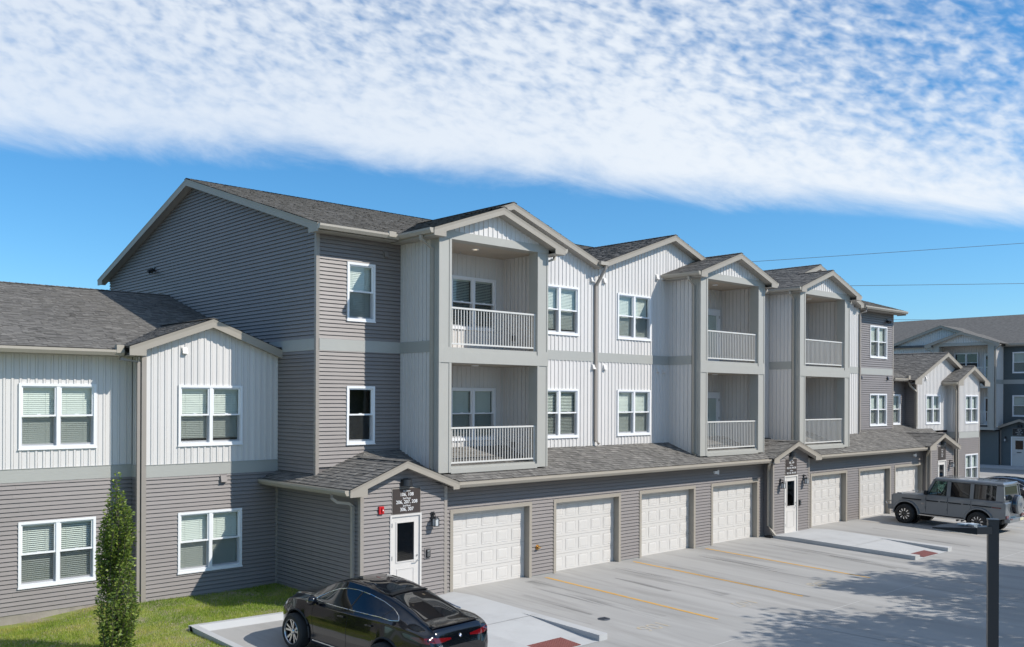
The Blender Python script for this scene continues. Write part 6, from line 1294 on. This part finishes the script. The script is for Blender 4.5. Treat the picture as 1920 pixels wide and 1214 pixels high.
def coupe_suv():
    t = thing('parked_suv', 'glossy black coupe-backed SUV parked by the lawn in front of the nearest entry', 'SUV', (0, 0, 0)); Lc = 4.94; r = .375; sf, sr = 4.04, 1.07
    K = dict(
        zt=([0, .06, .14, .30, .50, .75, 1.2, 1.7, 2.3, 2.75, 3.1, 3.40, 3.72, 3.85, 4.2, 4.55, 4.78, 4.90, 4.94], [.78, .98, 1.095, 1.145, 1.19, 1.27, 1.41, 1.525, 1.60, 1.61, 1.555, 1.43, 1.25, 1.21, 1.165, 1.10, 1.01, .89, .74]),
        zr=([0, .06, .14, .30, .50, .75, 1.2, 1.7, 2.3, 2.75, 3.1, 3.40, 3.72, 3.85, 4.2, 4.55, 4.78, 4.90, 4.94], [.75, .95, 1.06, 1.11, 1.15, 1.22, 1.345, 1.45, 1.52, 1.53, 1.48, 1.375, 1.205, 1.17, 1.125, 1.055, .96, .85, .71]),
        zb=([0, .1, .4, 1.0, 1.6, 2.4, 3.2, 3.8, 4.3, 4.7, 4.9, 4.94], [.72, .95, 1.06, 1.115, 1.095, 1.07, 1.055, 1.06, 1.02, .90, .78, .68]),
        wm=([0, .04, .12, .35, .8, 1.3, 2.0, 2.8, 3.5, 4.1, 4.5, 4.75, 4.88, 4.94], [.62, .73, .81, .89, .965, .985, .975, .975, .985, .998, .965, .87, .76, .60]),
        wb=([0, .04, .12, .35, .8, 1.3, 2.0, 2.8, 3.5, 4.1, 4.5, 4.75, 4.88, 4.94], [.58, .69, .765, .83, .90, .915, .91, .91, .91, .90, .86, .77, .66, .52]),
        wr=([0, .12, .35, .8, 1.3, 2.0, 2.8, 3.3, 3.7, 3.9, 4.3, 4.7, 4.88, 4.94], [.52, .62, .60, .56, .545, .555, .575, .61, .70, .74, .70, .60, .50, .40]),
        zl=([0, .15, .5, 1.6, 3.4, 4.5, 4.85, 4.94], [.42, .32, .26, .235, .235, .26, .30, .40]),
        zm=([0, .3, 1, 2.5, 4, 4.7, 4.94], [.68, .74, .76, .72, .74, .68, .60]))
    bo, bv = loft_body('body', t, 'paint_black', Lc, K, [(sr, r), (sf, r)], .435, .27)
    dlo_top = [(.90, 1.155), (1.02, 1.21), (1.25, 1.29), (1.6, 1.375), (2.0, 1.435), (2.4, 1.46), (2.72, 1.445), (3.0, 1.385), (3.25, 1.285), (3.45, 1.18), (3.56, 1.115)]
    dlo_bot = [(.90, 1.15), (1.05, 1.14), (1.4, 1.145), (2.0, 1.125), (2.7, 1.105), (3.2, 1.098), (3.56, 1.105)]
    for s_, pj_ in ((-1, 'L'), (1, 'R')):
        patch(t, bv, 'side_window', 'car_glass', dlo_top, dlo_bot, pj_, off=.004)
        outline_tube(t, bv, 'window_chrome', 'chrome', dlo_top + dlo_bot[::-1][1:-1], pj_, .0095, .006)
        for a0, b0, a1, b1 in ((2.36, 1.11, 2.25, 1.45), (1.36, 1.14, 1.25, 1.285)): outline_tube(t, bv, 'window_pillar', 'black_plastic', [(a0, b0), (a1, b1)], pj_, .016 if a0 > 2 else .007, .003, False, 12)
        for pl in ([(2.30, 1.07), (2.33, .8), (2.31, .33)], [(3.50, 1.06), (3.52, .8), (3.40, .34)], [(1.42, 1.08), (1.33, .8), (1.46, .62)]): outline_tube(t, bv, 'door_seam', 'black_plastic', pl, pj_, .0035, .0005, False, 30)
        for y0 in (2.42, 1.50):
            outline_tube(t, bv, 'door_handle', 'paint_black', [(y0, .97), (y0 + .20, .955)], pj_, .018, .018, False, 10)
        outline_tube(t, bv, 'sill_strip', 'chrome', [(1.62, .315), (3.45, .30)], pj_, .014, .006, False, 30)
        # arch cladding
        for sc in (sr, sf):
            pts = [(sc + .455 * math.cos(a), r + .455 * math.sin(a)) for a in np.linspace(-.12, math.pi + .12, 26)]; outline_tube(t, bv, 'arch_lip', 'cladding', pts, pj_, .022, .002, False, 40)
        patch(t, bv, 'tail_light', 'tail_red', [(.035, .96), (.2, .985), (.44, .975)], [(.035, .87), (.2, .885), (.44, .955)], pj_, off=.006, nu=10, nv=4)
        patch(t, bv, 'headlight', 'head_lens', [(4.52, .90), (4.7, .87), (4.84, .80)], [(4.52, .86), (4.7, .77), (4.84, .70)], pj_, off=.005, nu=10, nv=4)
        mb = MB(); x = s_ * .94
        mb.lathe([(0, -.10), (.06, -.095), (.095, -.05), (.10, .02), (.07, .075), (0, .10)], (s_ * 1.045, 3.42, 1.135), (s_, -.15, .08), 16); mb.tube([(s_ * .90, 3.46, 1.08), (s_ * 1.0, 3.43, 1.10)], .025); mb.build('wing_mirror', 'paint_black', t, smooth=50, origin=tuple(wloc(t)))
        wheel(t, s_ * .985, sf, r, .28, s_, 'rim_silver', 'five'); wheel(t, s_ * .985, sr, r, .30, s_, 'rim_silver', 'five')
    patch(t, bv, 'windscreen', 'car_glass', [(-.50, 3.02), (0, 2.98), (.50, 3.02)], [(-.66, 3.70), (-.3, 3.78), (.3, 3.78), (.66, 3.70)], 'T', off=.004)
    patch(t, bv, 'rear_window', 'car_glass', [(-.47, 1.50), (0, 1.56), (.47, 1.50)], [(-.49, .56), (0, .50), (.49, .56)], 'T', off=.004)
    patch(t, bv, 'roof_glass', 'car_glass', [(-.43, 2.85), (0, 2.9), (.43, 2.85)], [(-.44, 1.75), (.44, 1.75)], 'T', off=.003)
    outline_tube(t, bv, 'lid_seam', 'black_plastic', [(-.56, 1.62), (-.53, 1.0), (-.56, .42), (-.64, .16)], 'T', .004, .0, False, 40); outline_tube(t, bv, 'lid_seam', 'black_plastic', [(.56, 1.62), (.53, 1.0), (.56, .42), (.64, .16)], 'T', .004, .0, False, 40)
    mb = MB(); path = []
    for x in np.linspace(-.58, .58, 20):
        h, nn = cast(bv, (x, .23 + .10 * x * x, 4), (0, 0, -1)); path.append(h + Vector((0, -.03, .012)))
    mb.tube(path, 0, rect=(.11, .022)); mb.build('boot_spoiler', 'paint_black', t, origin=tuple(wloc(t)))
    mb = MB(); path = []
    for x in np.linspace(-.46, .46, 16):
        h, nn = cast(bv, (x, 1.60, 4), (0, 0, -1)); path.append(h + Vector((0, -.02, .012)))
    mb.tube(path, 0, rect=(.10, .018)); mb.build('roof_spoiler', 'black_plastic', t, origin=tuple(wloc(t)))
    patch(t, bv, 'tail_light', 'tail_red', [(-.63, .965), (-.5, .955), (-.24, .925)], [(-.63, .875), (-.5, .865), (-.24, .895)], 'B', off=.008, nu=16, nv=4); patch(t, bv, 'tail_light', 'tail_red', [(.24, .925), (.5, .955), (.63, .965)], [(.24, .895), (.5, .865), (.63, .875)], 'B', off=.008, nu=16, nv=4)
    patch(t, bv, 'rear_bumper', 'cladding', [(-.72, .56), (.72, .56)], [(-.70, .44), (.70, .44)], 'B', off=.008, nu=16, nv=3)
    h, nn = cast(bv, (0, -2, .93), (0, 1, 0)); nn = nn if nn.y < 0 else -nn; logo_roundel(t, h, nn, .045)
    h, nn = cast(bv, (-.52, -2, .80), (0, 1, 0)); text('X6', .09, 'chrome', t, h + Vector((0, -.012, 0)), (math.pi / 2, 0, 0), 'lettering', depth=.004)
    return t
def boxy_suv():
    t = thing('parked_suv', 'boxy matt grey off-road SUV with a round spare wheel on its rear door', 'SUV', (0, 0, 0)); og = lambda: tuple(wloc(t)); r = .39; sr, sf = .98, 3.87
    Lb = 4.55; H = .93
    def arc(c, ra, a0, a1, n=14): return [(c + ra * math.cos(a), r + ra * math.sin(a)) for a in np.linspace(a0, a1, n)]
    prof = [(.0, .62), (.42, .50)] + [p for p in arc(sr, .50, math.pi * 1.0, 0.0)] + [(1.55, .47), (3.35, .47)] + [p for p in arc(sf, .50, math.pi, 0)] + [(4.42, .52), (4.50, .62), (4.50, 1.10), (4.44, 1.17), (3.12, 1.235), (.06, 1.235), (.0, 1.2)]
    mb = MB(); mb.prism([(-H, y, z) for y, z in prof], (2 * H, 0, 0)); bo = mb.build('body', 'paint_grey', t, origin=og())
    def bev(o, w, ang=40, seg=3):
        bm = bmesh.new(); bm.from_mesh(o.data); bmesh.ops.recalc_face_normals(bm, faces=bm.faces); ed = [e for e in bm.edges if len(e.link_faces) == 2 and e.calc_face_angle(0) > R(ang)]
        bmesh.ops.bevel(bm, geom=ed, offset=w, segments=seg, affect='EDGES', profile=.6, clamp_overlap=True); bm.to_mesh(o.data); bm.free(); o.data.polygons.foreach_set('use_smooth', [True] * len(o.data.polygons)); o.data.set_sharp_from_angle(angle=R(35))
    bev(bo, .03)
    # greenhouse: cabin shell with pillars so the openings are real
    yb, yt0, yt1, yf = .05, .14, 2.80, 3.15; zb, zt = 1.22, 1.93; wb, wt = .90, .80
    mb = MB(); mb.hexa([(-wb + .03, yb + .03, zb), (wb - .03, yb + .03, zb), (wb - .03, 2.3, zb), (-wb + .03, 2.3, zb), (-wt + .02, yt0 + .03, zt), (wt - .02, yt0 + .03, zt), (wt - .02, 2.0, zt), (-wt + .02, 2.0, zt)]) if False else None
    o = None
    mb = MB()
    top = [(-wt - .01, yt0 - .02, zt - .02), (wt + .01, yt0 - .02, zt - .02), (wt + .01, yt1 + .03, zt - .02), (-wt - .01, yt1 + .03, zt - .02)]
    mb.hexa(top + [(-wt + .06, yt0 + .04, zt + .06), (wt - .06, yt0 + .04, zt + .06), (wt - .06, yt1 - .06, zt + .06), (-wt + .06, yt1 - .06, zt + .06)]); ro = mb.build('roof', 'paint_grey', t, origin=og()); bev(ro, .03, 15)
    mb = MB(); mb.box(-wt - .022, wt + .022, yt0 - .03, yt1 + .02, zt - .035, zt - .015); mb.build('roof_gutter', 'paint_grey', t, origin=og())
    def X(z, s): return s * (wb + (wt - wb) * (z - zb) / (zt - zb))
    def YF(z): return yf + (yt1 - yf) * (z - zb) / (zt - zb)
    def YBk(z): return yb + (yt0 - yb) * (z - zb) / (zt - zb)
    for s in (-1, 1):
        def slab(pts, dep, m, name, proud=0.0):
            mbb = MB(); a = [Vector((X(z, s) + s * proud, y, z)) for y, z in pts]; mbb.prism(a, (-s * dep, 0, 0)); return mbb.build(name, m, t, origin=og())
        z0, z1 = zb, zt - .02
        wins = [(2.26, 3.0, 'front'), (1.36, 2.11, 'rear'), (.38, 1.22, 'back')]
        slab([(YBk(z0), z0), (.38, z0), (.38, z1), (YBk(z1), z1)], .05, 'paint_grey', 'pillar'); slab([(1.22, z0), (1.36, z0), (1.36, z1), (1.22, z1)], .05, 'paint_grey', 'pillar'); slab([(2.11, z0), (2.26, z0), (2.26, z1), (2.11, z1)], .05, 'paint_grey', 'pillar')
        slab([(YF(z0) - .13, z0), (YF(z0), z0), (YF(z1), z1), (YF(z1) - .09, z1)], .06, 'paint_grey', 'pillar')
        slab([(.1, z1 - .05), (YF(z1 - .05), z1 - .05), (YF(z1), z1), (.14, z1)], .04, 'paint_grey', 'window_header'); slab([(.1, z0 - .01), (YF(z0), z0 - .01), (YF(z0 + .05), z0 + .05), (.12, z0 + .05)], .04, 'paint_grey', 'window_sill')
        for (a, b, nm) in wins:
            za, zc = z0 + .05, z1 - .05; bt = b if nm != 'front' else YF(za) - .12; tp = b if nm != 'front' else YF(zc) - .09
            slab([(a, za), (bt, za), (tp, zc), (a, zc)], .006, 'clear_car_glass' if nm == 'front' else 'car_glass', 'side_window', -.012)
            mb2 = MB(); pth = [Vector((X(z, s) + s * .001, y, z)) for y, z in ((a + .03, za + .01), (bt - .03, za + .01), (tp - .03, zc - .01), (a + .03, zc - .01), (a + .03, za + .01))]; mb2.tube(pth, .012, 5); mb2.build('window_seal', 'black_plastic', t, origin=og())
        # strakes, doors, handles, flares
        for a, b in ((.52, 1.25), (1.66, 2.16), (2.56, 3.03), (3.25, 4.05)):
            m2 = MB(); m2.box(min(s * H, s * (H + .022)), max(s * H, s * (H + .022)), a, b, 1.0, 1.045); m2.build('side_strip', 'black_plastic', t, origin=og())
        m2 = MB(); m2.box(min(s * H, s * (H + .026)), max(s * H, s * (H + .026)), .16, .50, 1.0, 1.04); m2.build('side_marker', 'tail_red', t, origin=og())
        for y in (1.40, 2.30): 
            m2 = MB(); m2.tube([(s * (H + .005), y, 1.03), (s * (H + .05), y, 1.03), (s * (H + .05), y + .17, 1.03), (s * (H + .005), y + .17, 1.03)], .016); m2.lathe([(0, .03), (.022, .03), (.025, 0)], (s * H, y - .06, 1.03), (s, 0, 0), 10); m2.build('door_handle', 'black_plastic', t, origin=og())
        for y in (1.29, 2.19, 3.06):
            m2 = MB(); m2.box(s * H - .004, s * H + .004, y - .006, y + .006, .55, 1.22); m2.build('door_seam', 'black_plastic', t, origin=og())
        for y in (2.22, 3.09): 
            for z in (.72, 1.08): m2 = MB(); m2.tube([(s * (H + .012), y, z - .05), (s * (H + .012), y, z + .05)], .013, 8); m2.build('door_hinge', 'paint_grey', t, origin=og())
        for c in (sr, sf):
            outer = [(c + .59 * math.cos(a), min(.97, r + .59 * math.sin(a))) for a in np.linspace(math.pi * .985, math.pi * .015, 20)]; inner = arc(c, .50, math.pi, 0, 20); v = []
            for (yo_, zo_), (yi_, zi_) in zip(outer, inner): v += [(s * (H - .01), yo_, zo_), (s * (H + .06), yi_ + (yo_ - yi_) * .55, zi_ + (zo_ - zi_) * .55), (s * (H + .06), yi_, zi_), (s * (H - .2), yi_, zi_)]
            m2 = MB(); m2.add(v, [(4 * i + k, 4 * i + 4 + k, 4 * i + 5 + k, 4 * i + 1 + k) for i in range(19) for k in range(3)]); m2.build('fender_flare', 'paint_grey', t, smooth=40, origin=og())
            m2 = MB(); m2.lathe([(0, 0), (.49, 0), (.49, .28)], (s * (H - .30), c, r), (s, 0, 0), 24); m2.build('wheel_well', 'black_plastic', t, origin=og())
            wheel(t, s * (H + .055), c, r, .29, s, 'rim_black', 'multi')
        m2 = MB(); m2.box(min(s * .80, s * 1.0), max(s * .80, s * 1.0), 1.52, 3.30, .40, .44); m2.build('side_step', 'steel', t, origin=og()); m2 = MB(); m2.box(min(s * .86, s * 1.005), max(s * .86, s * 1.005), 1.6, 3.2, .441, .447); [m2.box(min(s * .9, s * 1.0), max(s * .9, s * 1.0), y, y + .16, .447, .453) for y in (1.66, 1.88, 2.1)]; m2.build('step_tread', 'black_plastic', t, origin=og())
        m2 = MB(); m2.tube([(s * .70, 1.65, .36), (s * 1.0, 1.6, .36)], .04); m2.tube([(s * .70, 1.82, .36), (s * 1.0, 1.78, .36)], .04); m2.build('exhaust_tip', 'black_plastic', t, origin=og())
        m2 = MB(); m2.hexa([(s * .93, 2.96, 1.27), (s * 1.16, 2.94, 1.27), (s * 1.16, 3.08, 1.27), (s * .93, 3.06, 1.27), (s * .93, 2.96, 1.44), (s * 1.15, 2.94, 1.44), (s * 1.15, 3.06, 1.44), (s * .93, 3.04, 1.44)]); wm_ = m2.build('wing_mirror', 'black_plastic', t, origin=og()); bev(wm_, .02)
        m2 = MB(); m2.lathe([(0, .03), (.05, .03), (.07, 0)], (s * .62, 4.50, .93), (0, 1, 0), 16); m2.lathe([(.0, .012), (.125, .01), (.135, 0)], (s * .62, 4.50, .93), (0, 1, 0), 20); m2.build('headlight', 'head_lens', t, origin=og())
        m2 = MB(); m2.box(s * .72 - .09, s * .72 + .09, 4.12, 4.32, 1.17, 1.225); tr_ = m2.build('indicator', 'paint_grey', t, origin=og()); bev(tr_, .02)
        m2 = MB(); m2.box(s * .80 - .11, s * .80 + .11, -.045, 0, .62, .74); m2.build('tail_light', 'tail_red', t, origin=og())
        m2 = MB(); m2.box(min(s * H, s * (H + .003)), max(s * H, s * (H + .003)), 3.12, 3.26, .86, .90); m2.build('fender_badge', 'chrome', t, origin=og())
    # bonnet, windscreen, rear door
    m2 = MB(); m2.hexa([(-.80, 3.12, 1.22), (.80, 3.12, 1.22), (.74, 4.40, 1.16), (-.74, 4.40, 1.16), (-.70, 3.16, 1.275), (.70, 3.16, 1.275), (.64, 4.30, 1.215), (-.64, 4.30, 1.215)]); bn = m2.build('bonnet', 'paint_grey', t, origin=og()); bev(bn, .02, 20)
    m2 = MB(); z0, z1 = zb + .04, zt - .05; m2.prism([(-.80, YF(z0) - .01, z0), (.80, YF(z0) - .01, z0), (.72, YF(z1) - .01, z1), (-.72, YF(z1) - .01, z1)], (0, -.008, 0)); m2.build('windscreen', 'clear_car_glass', t, origin=og())
    m2 = MB(); z0, z1 = zb + .03, zt - .02; m2.prism([(-.88, YBk(z0) + .03, z0 - .05), (.88, YBk(z0) + .03, z0 - .05), (.79, YBk(z1) + .03, z1), (-.79, YBk(z1) + .03, z1)], (0, .03, 0)); m2.build('rear_door', 'paint_grey', t, origin=og())
    m2 = MB(); z0, z1 = zb + .10, zt - .10; m2.prism([(-.66, YBk(z0) + .022, z0), (.66, YBk(z0) + .022, z0), (.60, YBk(z1) + .022, z1), (-.60, YBk(z1) + .022, z1)], (0, .006, 0)); m2.build('rear_window', 'car_glass', t, origin=og())
    m2 = MB(); m2.lathe([(0, .235), (.30, .235), (.345, .22), (.37, .18), (.375, .0), (0, 0)], (0.03, .0, 1.13), (0, -1, 0), 40); sp = m2.build('spare_wheel_cover', 'paint_grey', t, smooth=35, origin=og())
    m2 = MB(); m2.lathe([(.376, .02), (.378, .15), (.372, .16), (.372, .02)], (0.03, .0, 1.13), (0, -1, 0), 40); m2.build('cover_band', 'paint_navy', sp, smooth=40, origin=og())
    m2 = MB(); c = Vector((.03, -.24, 1.13)); m2.lathe([(.085, 0), (.097, 0), (.097, .008), (.085, .008), (.085, 0)], c, (0, -1, 0), 28)
    for k in range(3):
        a = math.pi / 2 + k * 2 * math.pi / 3; d = Vector((math.cos(a), 0, math.sin(a))); e = Vector((-math.sin(a), 0, math.cos(a))); m2.add([c + d * .09 + Vector((0, -.004, 0)), c + e * .018 + Vector((0, -.006, 0)), c - e * .018 + Vector((0, -.006, 0))], [(0, 1, 2)])
    m2.build('star_badge', 'chrome', sp, origin=og())
    m2 = MB(); m2.box(-.86, .86, -.14, .06, .46, .62); rb = m2.build('rear_bumper', 'paint_grey', t, origin=og()); bev(rb, .025); m2 = MB(); m2.box(-.45, .1, -.15, -.13, .50, .60) if False else m2.box(.22, .62, -.152, -.14, .49, .60); m2.build('number_plate', 'plate', t, origin=og()); m2 = MB(); [m2.box(x - .1, x + .1, -.155, -.13, .58, .63) for x in (-.68, .72)]; m2.build('bumper_lamp', 'tail_red', t, origin=og())
    m2 = MB(); m2.box(-.88, .88, 4.48, 4.68, .50, .70); fb = m2.build('front_bumper', 'paint_grey', t, origin=og()); bev(fb, .03); m2 = MB(); [m2.box(x - .16, x + .16, 4.66, 4.695, .54, .66) for x in (-.6, 0, .6)]; m2.build('bumper_vent', 'black_plastic', t, origin=og())
    m2 = MB(); m2.box(-.50, .50, 4.50, 4.53, .74, 1.08); m2.build('grille', 'black_plastic', t, origin=og()); m2 = MB(); [m2.box(-.48 + .074 * k, -.468 + .074 * k, 4.53, 4.545, .76, 1.06) for k in range(14)]; m2.tube([(-.88, 4.70, .72), (-.88, 4.76, .80), (.88, 4.76, .80), (.88, 4.70, .72)], .02); m2.build('grille_bar', 'chrome', t, origin=og())
    # cabin: seats, wheel, floor seen through the front window
    m2 = MB(); m2.box(-.84, .84, .3, 3.0, .9, 1.0); m2.build('cabin_floor', 'black_plastic', t, origin=og())
    for x in (-.42, .42):
        m2 = MB(); m2.box(x - .24, x + .24, 2.22, 2.36, 1.0, 1.55); m2.box(x - .13, x + .13, 2.23, 2.32, 1.58, 1.76); se = m2.build('seat', 'seat', t, origin=og()); bev(se, .04)
    m2 = MB(); m2.hexa([(-.8, 2.62, 1.1), (.8, 2.62, 1.1), (.8, 2.98, 1.1), (-.8, 2.98, 1.1), (-.8, 2.68, 1.27), (.8, 2.68, 1.27), (.8, 2.95, 1.27), (-.8, 2.95, 1.27)]); m2.build('dashboard', 'black_plastic', t, origin=og())
    m2 = MB(); cc = Vector((-.42, 2.72, 1.3)); aa = Vector((0, -.85, .5)).normalized(); uu = Vector((1, 0, 0)); vv = aa.cross(uu); m2.tube([cc + (uu * math.cos(k / 20 * 6.2832) + vv * math.sin(k / 20 * 6.2832)) * .18 for k in range(21)], .016, 6); m2.build('steering_wheel', 'black_plastic', t, origin=og())
    m2 = MB(); m2.box(-.70, .70, .2, 4.4, .36, .52); m2.build('chassis', 'black_plastic', t, origin=og())
    m2 = MB(); m2.box(-.80, .80, .4, .9, 1.0, 1.65); m2.box(-.75, .75, 1.15, 1.3, 1.0, 1.6); m2.build('seat', 'black_plastic', t, origin=og())
    return t
def sedan():
    t = thing('parked_sedan', 'dark navy sedan parked behind the boxy grey SUV, mostly hidden', 'car', (0, 0, 0)); Lc = 4.85; r = .34; sf, sr = 3.92, 1.0
    K = dict(
        zt=([0, .06, .2, .5, .8, 1.3, 1.9, 2.4, 2.8, 3.2, 3.6, 3.75, 4.2, 4.6, 4.8, 4.85], [.62, .90, 1.0, 1.05, 1.11, 1.30, 1.43, 1.445, 1.41, 1.28, 1.06, 1.0, .92, .80, .68, .55]),
        zr=([0, .06, .2, .5, .8, 1.3, 1.9, 2.4, 2.8, 3.2, 3.6, 3.75, 4.2, 4.6, 4.8, 4.85], [.60, .87, .97, 1.01, 1.06, 1.23, 1.36, 1.375, 1.345, 1.22, 1.02, .965, .885, .77, .65, .53]),
        zb=([0, .1, .5, 1.2, 2.4, 3.5, 4.2, 4.6, 4.85], [.58, .84, .95, .97, .94, .92, .85, .74, .52]),
        wm=([0, .05, .3, 1.0, 2.4, 3.9, 4.5, 4.75, 4.85], [.70, .80, .89, .925, .92, .925, .86, .72, .52]), wb=([0, .05, .3, 1.0, 2.4, 3.9, 4.5, 4.75, 4.85], [.65, .74, .82, .85, .85, .84, .76, .62, .45]),
        wr=([0, .3, .8, 1.5, 2.4, 3.0, 3.6, 4.2, 4.7, 4.85], [.56, .62, .60, .565, .58, .60, .68, .64, .48, .38]), zl=([0, .3, 2, 4.4, 4.85], [.36, .24, .2, .22, .32]), zm=([0, .5, 2.5, 4.5, 4.85], [.55, .62, .62, .58, .46]))
    bo, bv = loft_body('body', t, 'paint_navy', Lc, K, [(sr, r), (sf, r)], .39, .22)
    dt = [(.85, 1.03), (1.1, 1.14), (1.5, 1.25), (2.0, 1.305), (2.5, 1.305), (2.8, 1.265), (3.1, 1.15), (3.45, .995)]; db = [(.85, 1.015), (1.4, 1.0), (2.4, .975), (3.45, .965)]
    for s_, pj_ in ((-1, 'L'), (1, 'R')):
        patch(t, bv, 'side_window', 'car_glass', dt, db, pj_); outline_tube(t, bv, 'window_chrome', 'chrome', dt + db[::-1][1:-1], pj_, .009, .006); outline_tube(t, bv, 'window_pillar', 'paint_navy', [(2.15, .98), (2.08, 1.31)], pj_, .03, .003, False, 10)
        for pl in ([(2.1, .95), (2.1, .3)], [(3.3, .93), (3.25, .3)], [(1.15, .95), (1.3, .6)]): outline_tube(t, bv, 'door_seam', 'black_plastic', pl, pj_, .0035, .0005, False, 24)
        outline_tube(t, bv, 'door_handle', 'chrome', [(2.25, .86), (2.45, .855)], pj_, .012, .012, False, 8)
        mb = MB(); mb.lathe([(0, -.09), (.055, -.085), (.08, -.03), (.075, .04), (0, .085)], (s_ * .96, 3.28, 1.0), (s_, -.1, .05), 14); mb.tube([(s_ * .84, 3.3, .96), (s_ * .92, 3.28, .98)], .02); mb.build('wing_mirror', 'chrome', t, smooth=50, origin=tuple(wloc(t)))
        wheel(t, s_ * .915, sf, r, .23, s_, 'rim_silver', 'seven'); wheel(t, s_ * .915, sr, r, .23, s_, 'rim_silver', 'seven')
        patch(t, bv, 'tail_light', 'tail_red', [(.02, .86), (.3, .88)], [(.02, .78), (.3, .80)], pj_, off=.006, nu=8, nv=3)
    patch(t, bv, 'windscreen', 'car_glass', [(-.46, 2.78), (0, 2.75), (.46, 2.78)], [(-.62, 3.5), (0, 3.62), (.62, 3.5)], 'T'); patch(t, bv, 'rear_window', 'car_glass', [(-.46, 1.5), (.46, 1.5)], [(-.52, .72), (.52, .72)], 'T'); patch(t, bv, 'roof_glass', 'car_glass', [(-.43, 2.6), (.43, 2.6)], [(-.43, 1.7), (.43, 1.7)], 'T', off=.003)
    return t
th_ = R(3.2); hx, hy = -math.sin(th_), math.cos(th_)
place(coupe_suv(), -1.70 - hx * 4.04 * .965, -3.66 - hy * 4.04 * .965, th_, G(0, -7.6) + .005, R(1.45), .965)
place(boxy_suv(), 26.98, -7.22, 0.0, G(0, -7.22) + .005, R(1.4))
place(sedan(), 36.0, -1.62, math.pi, .0, R(-1.2))
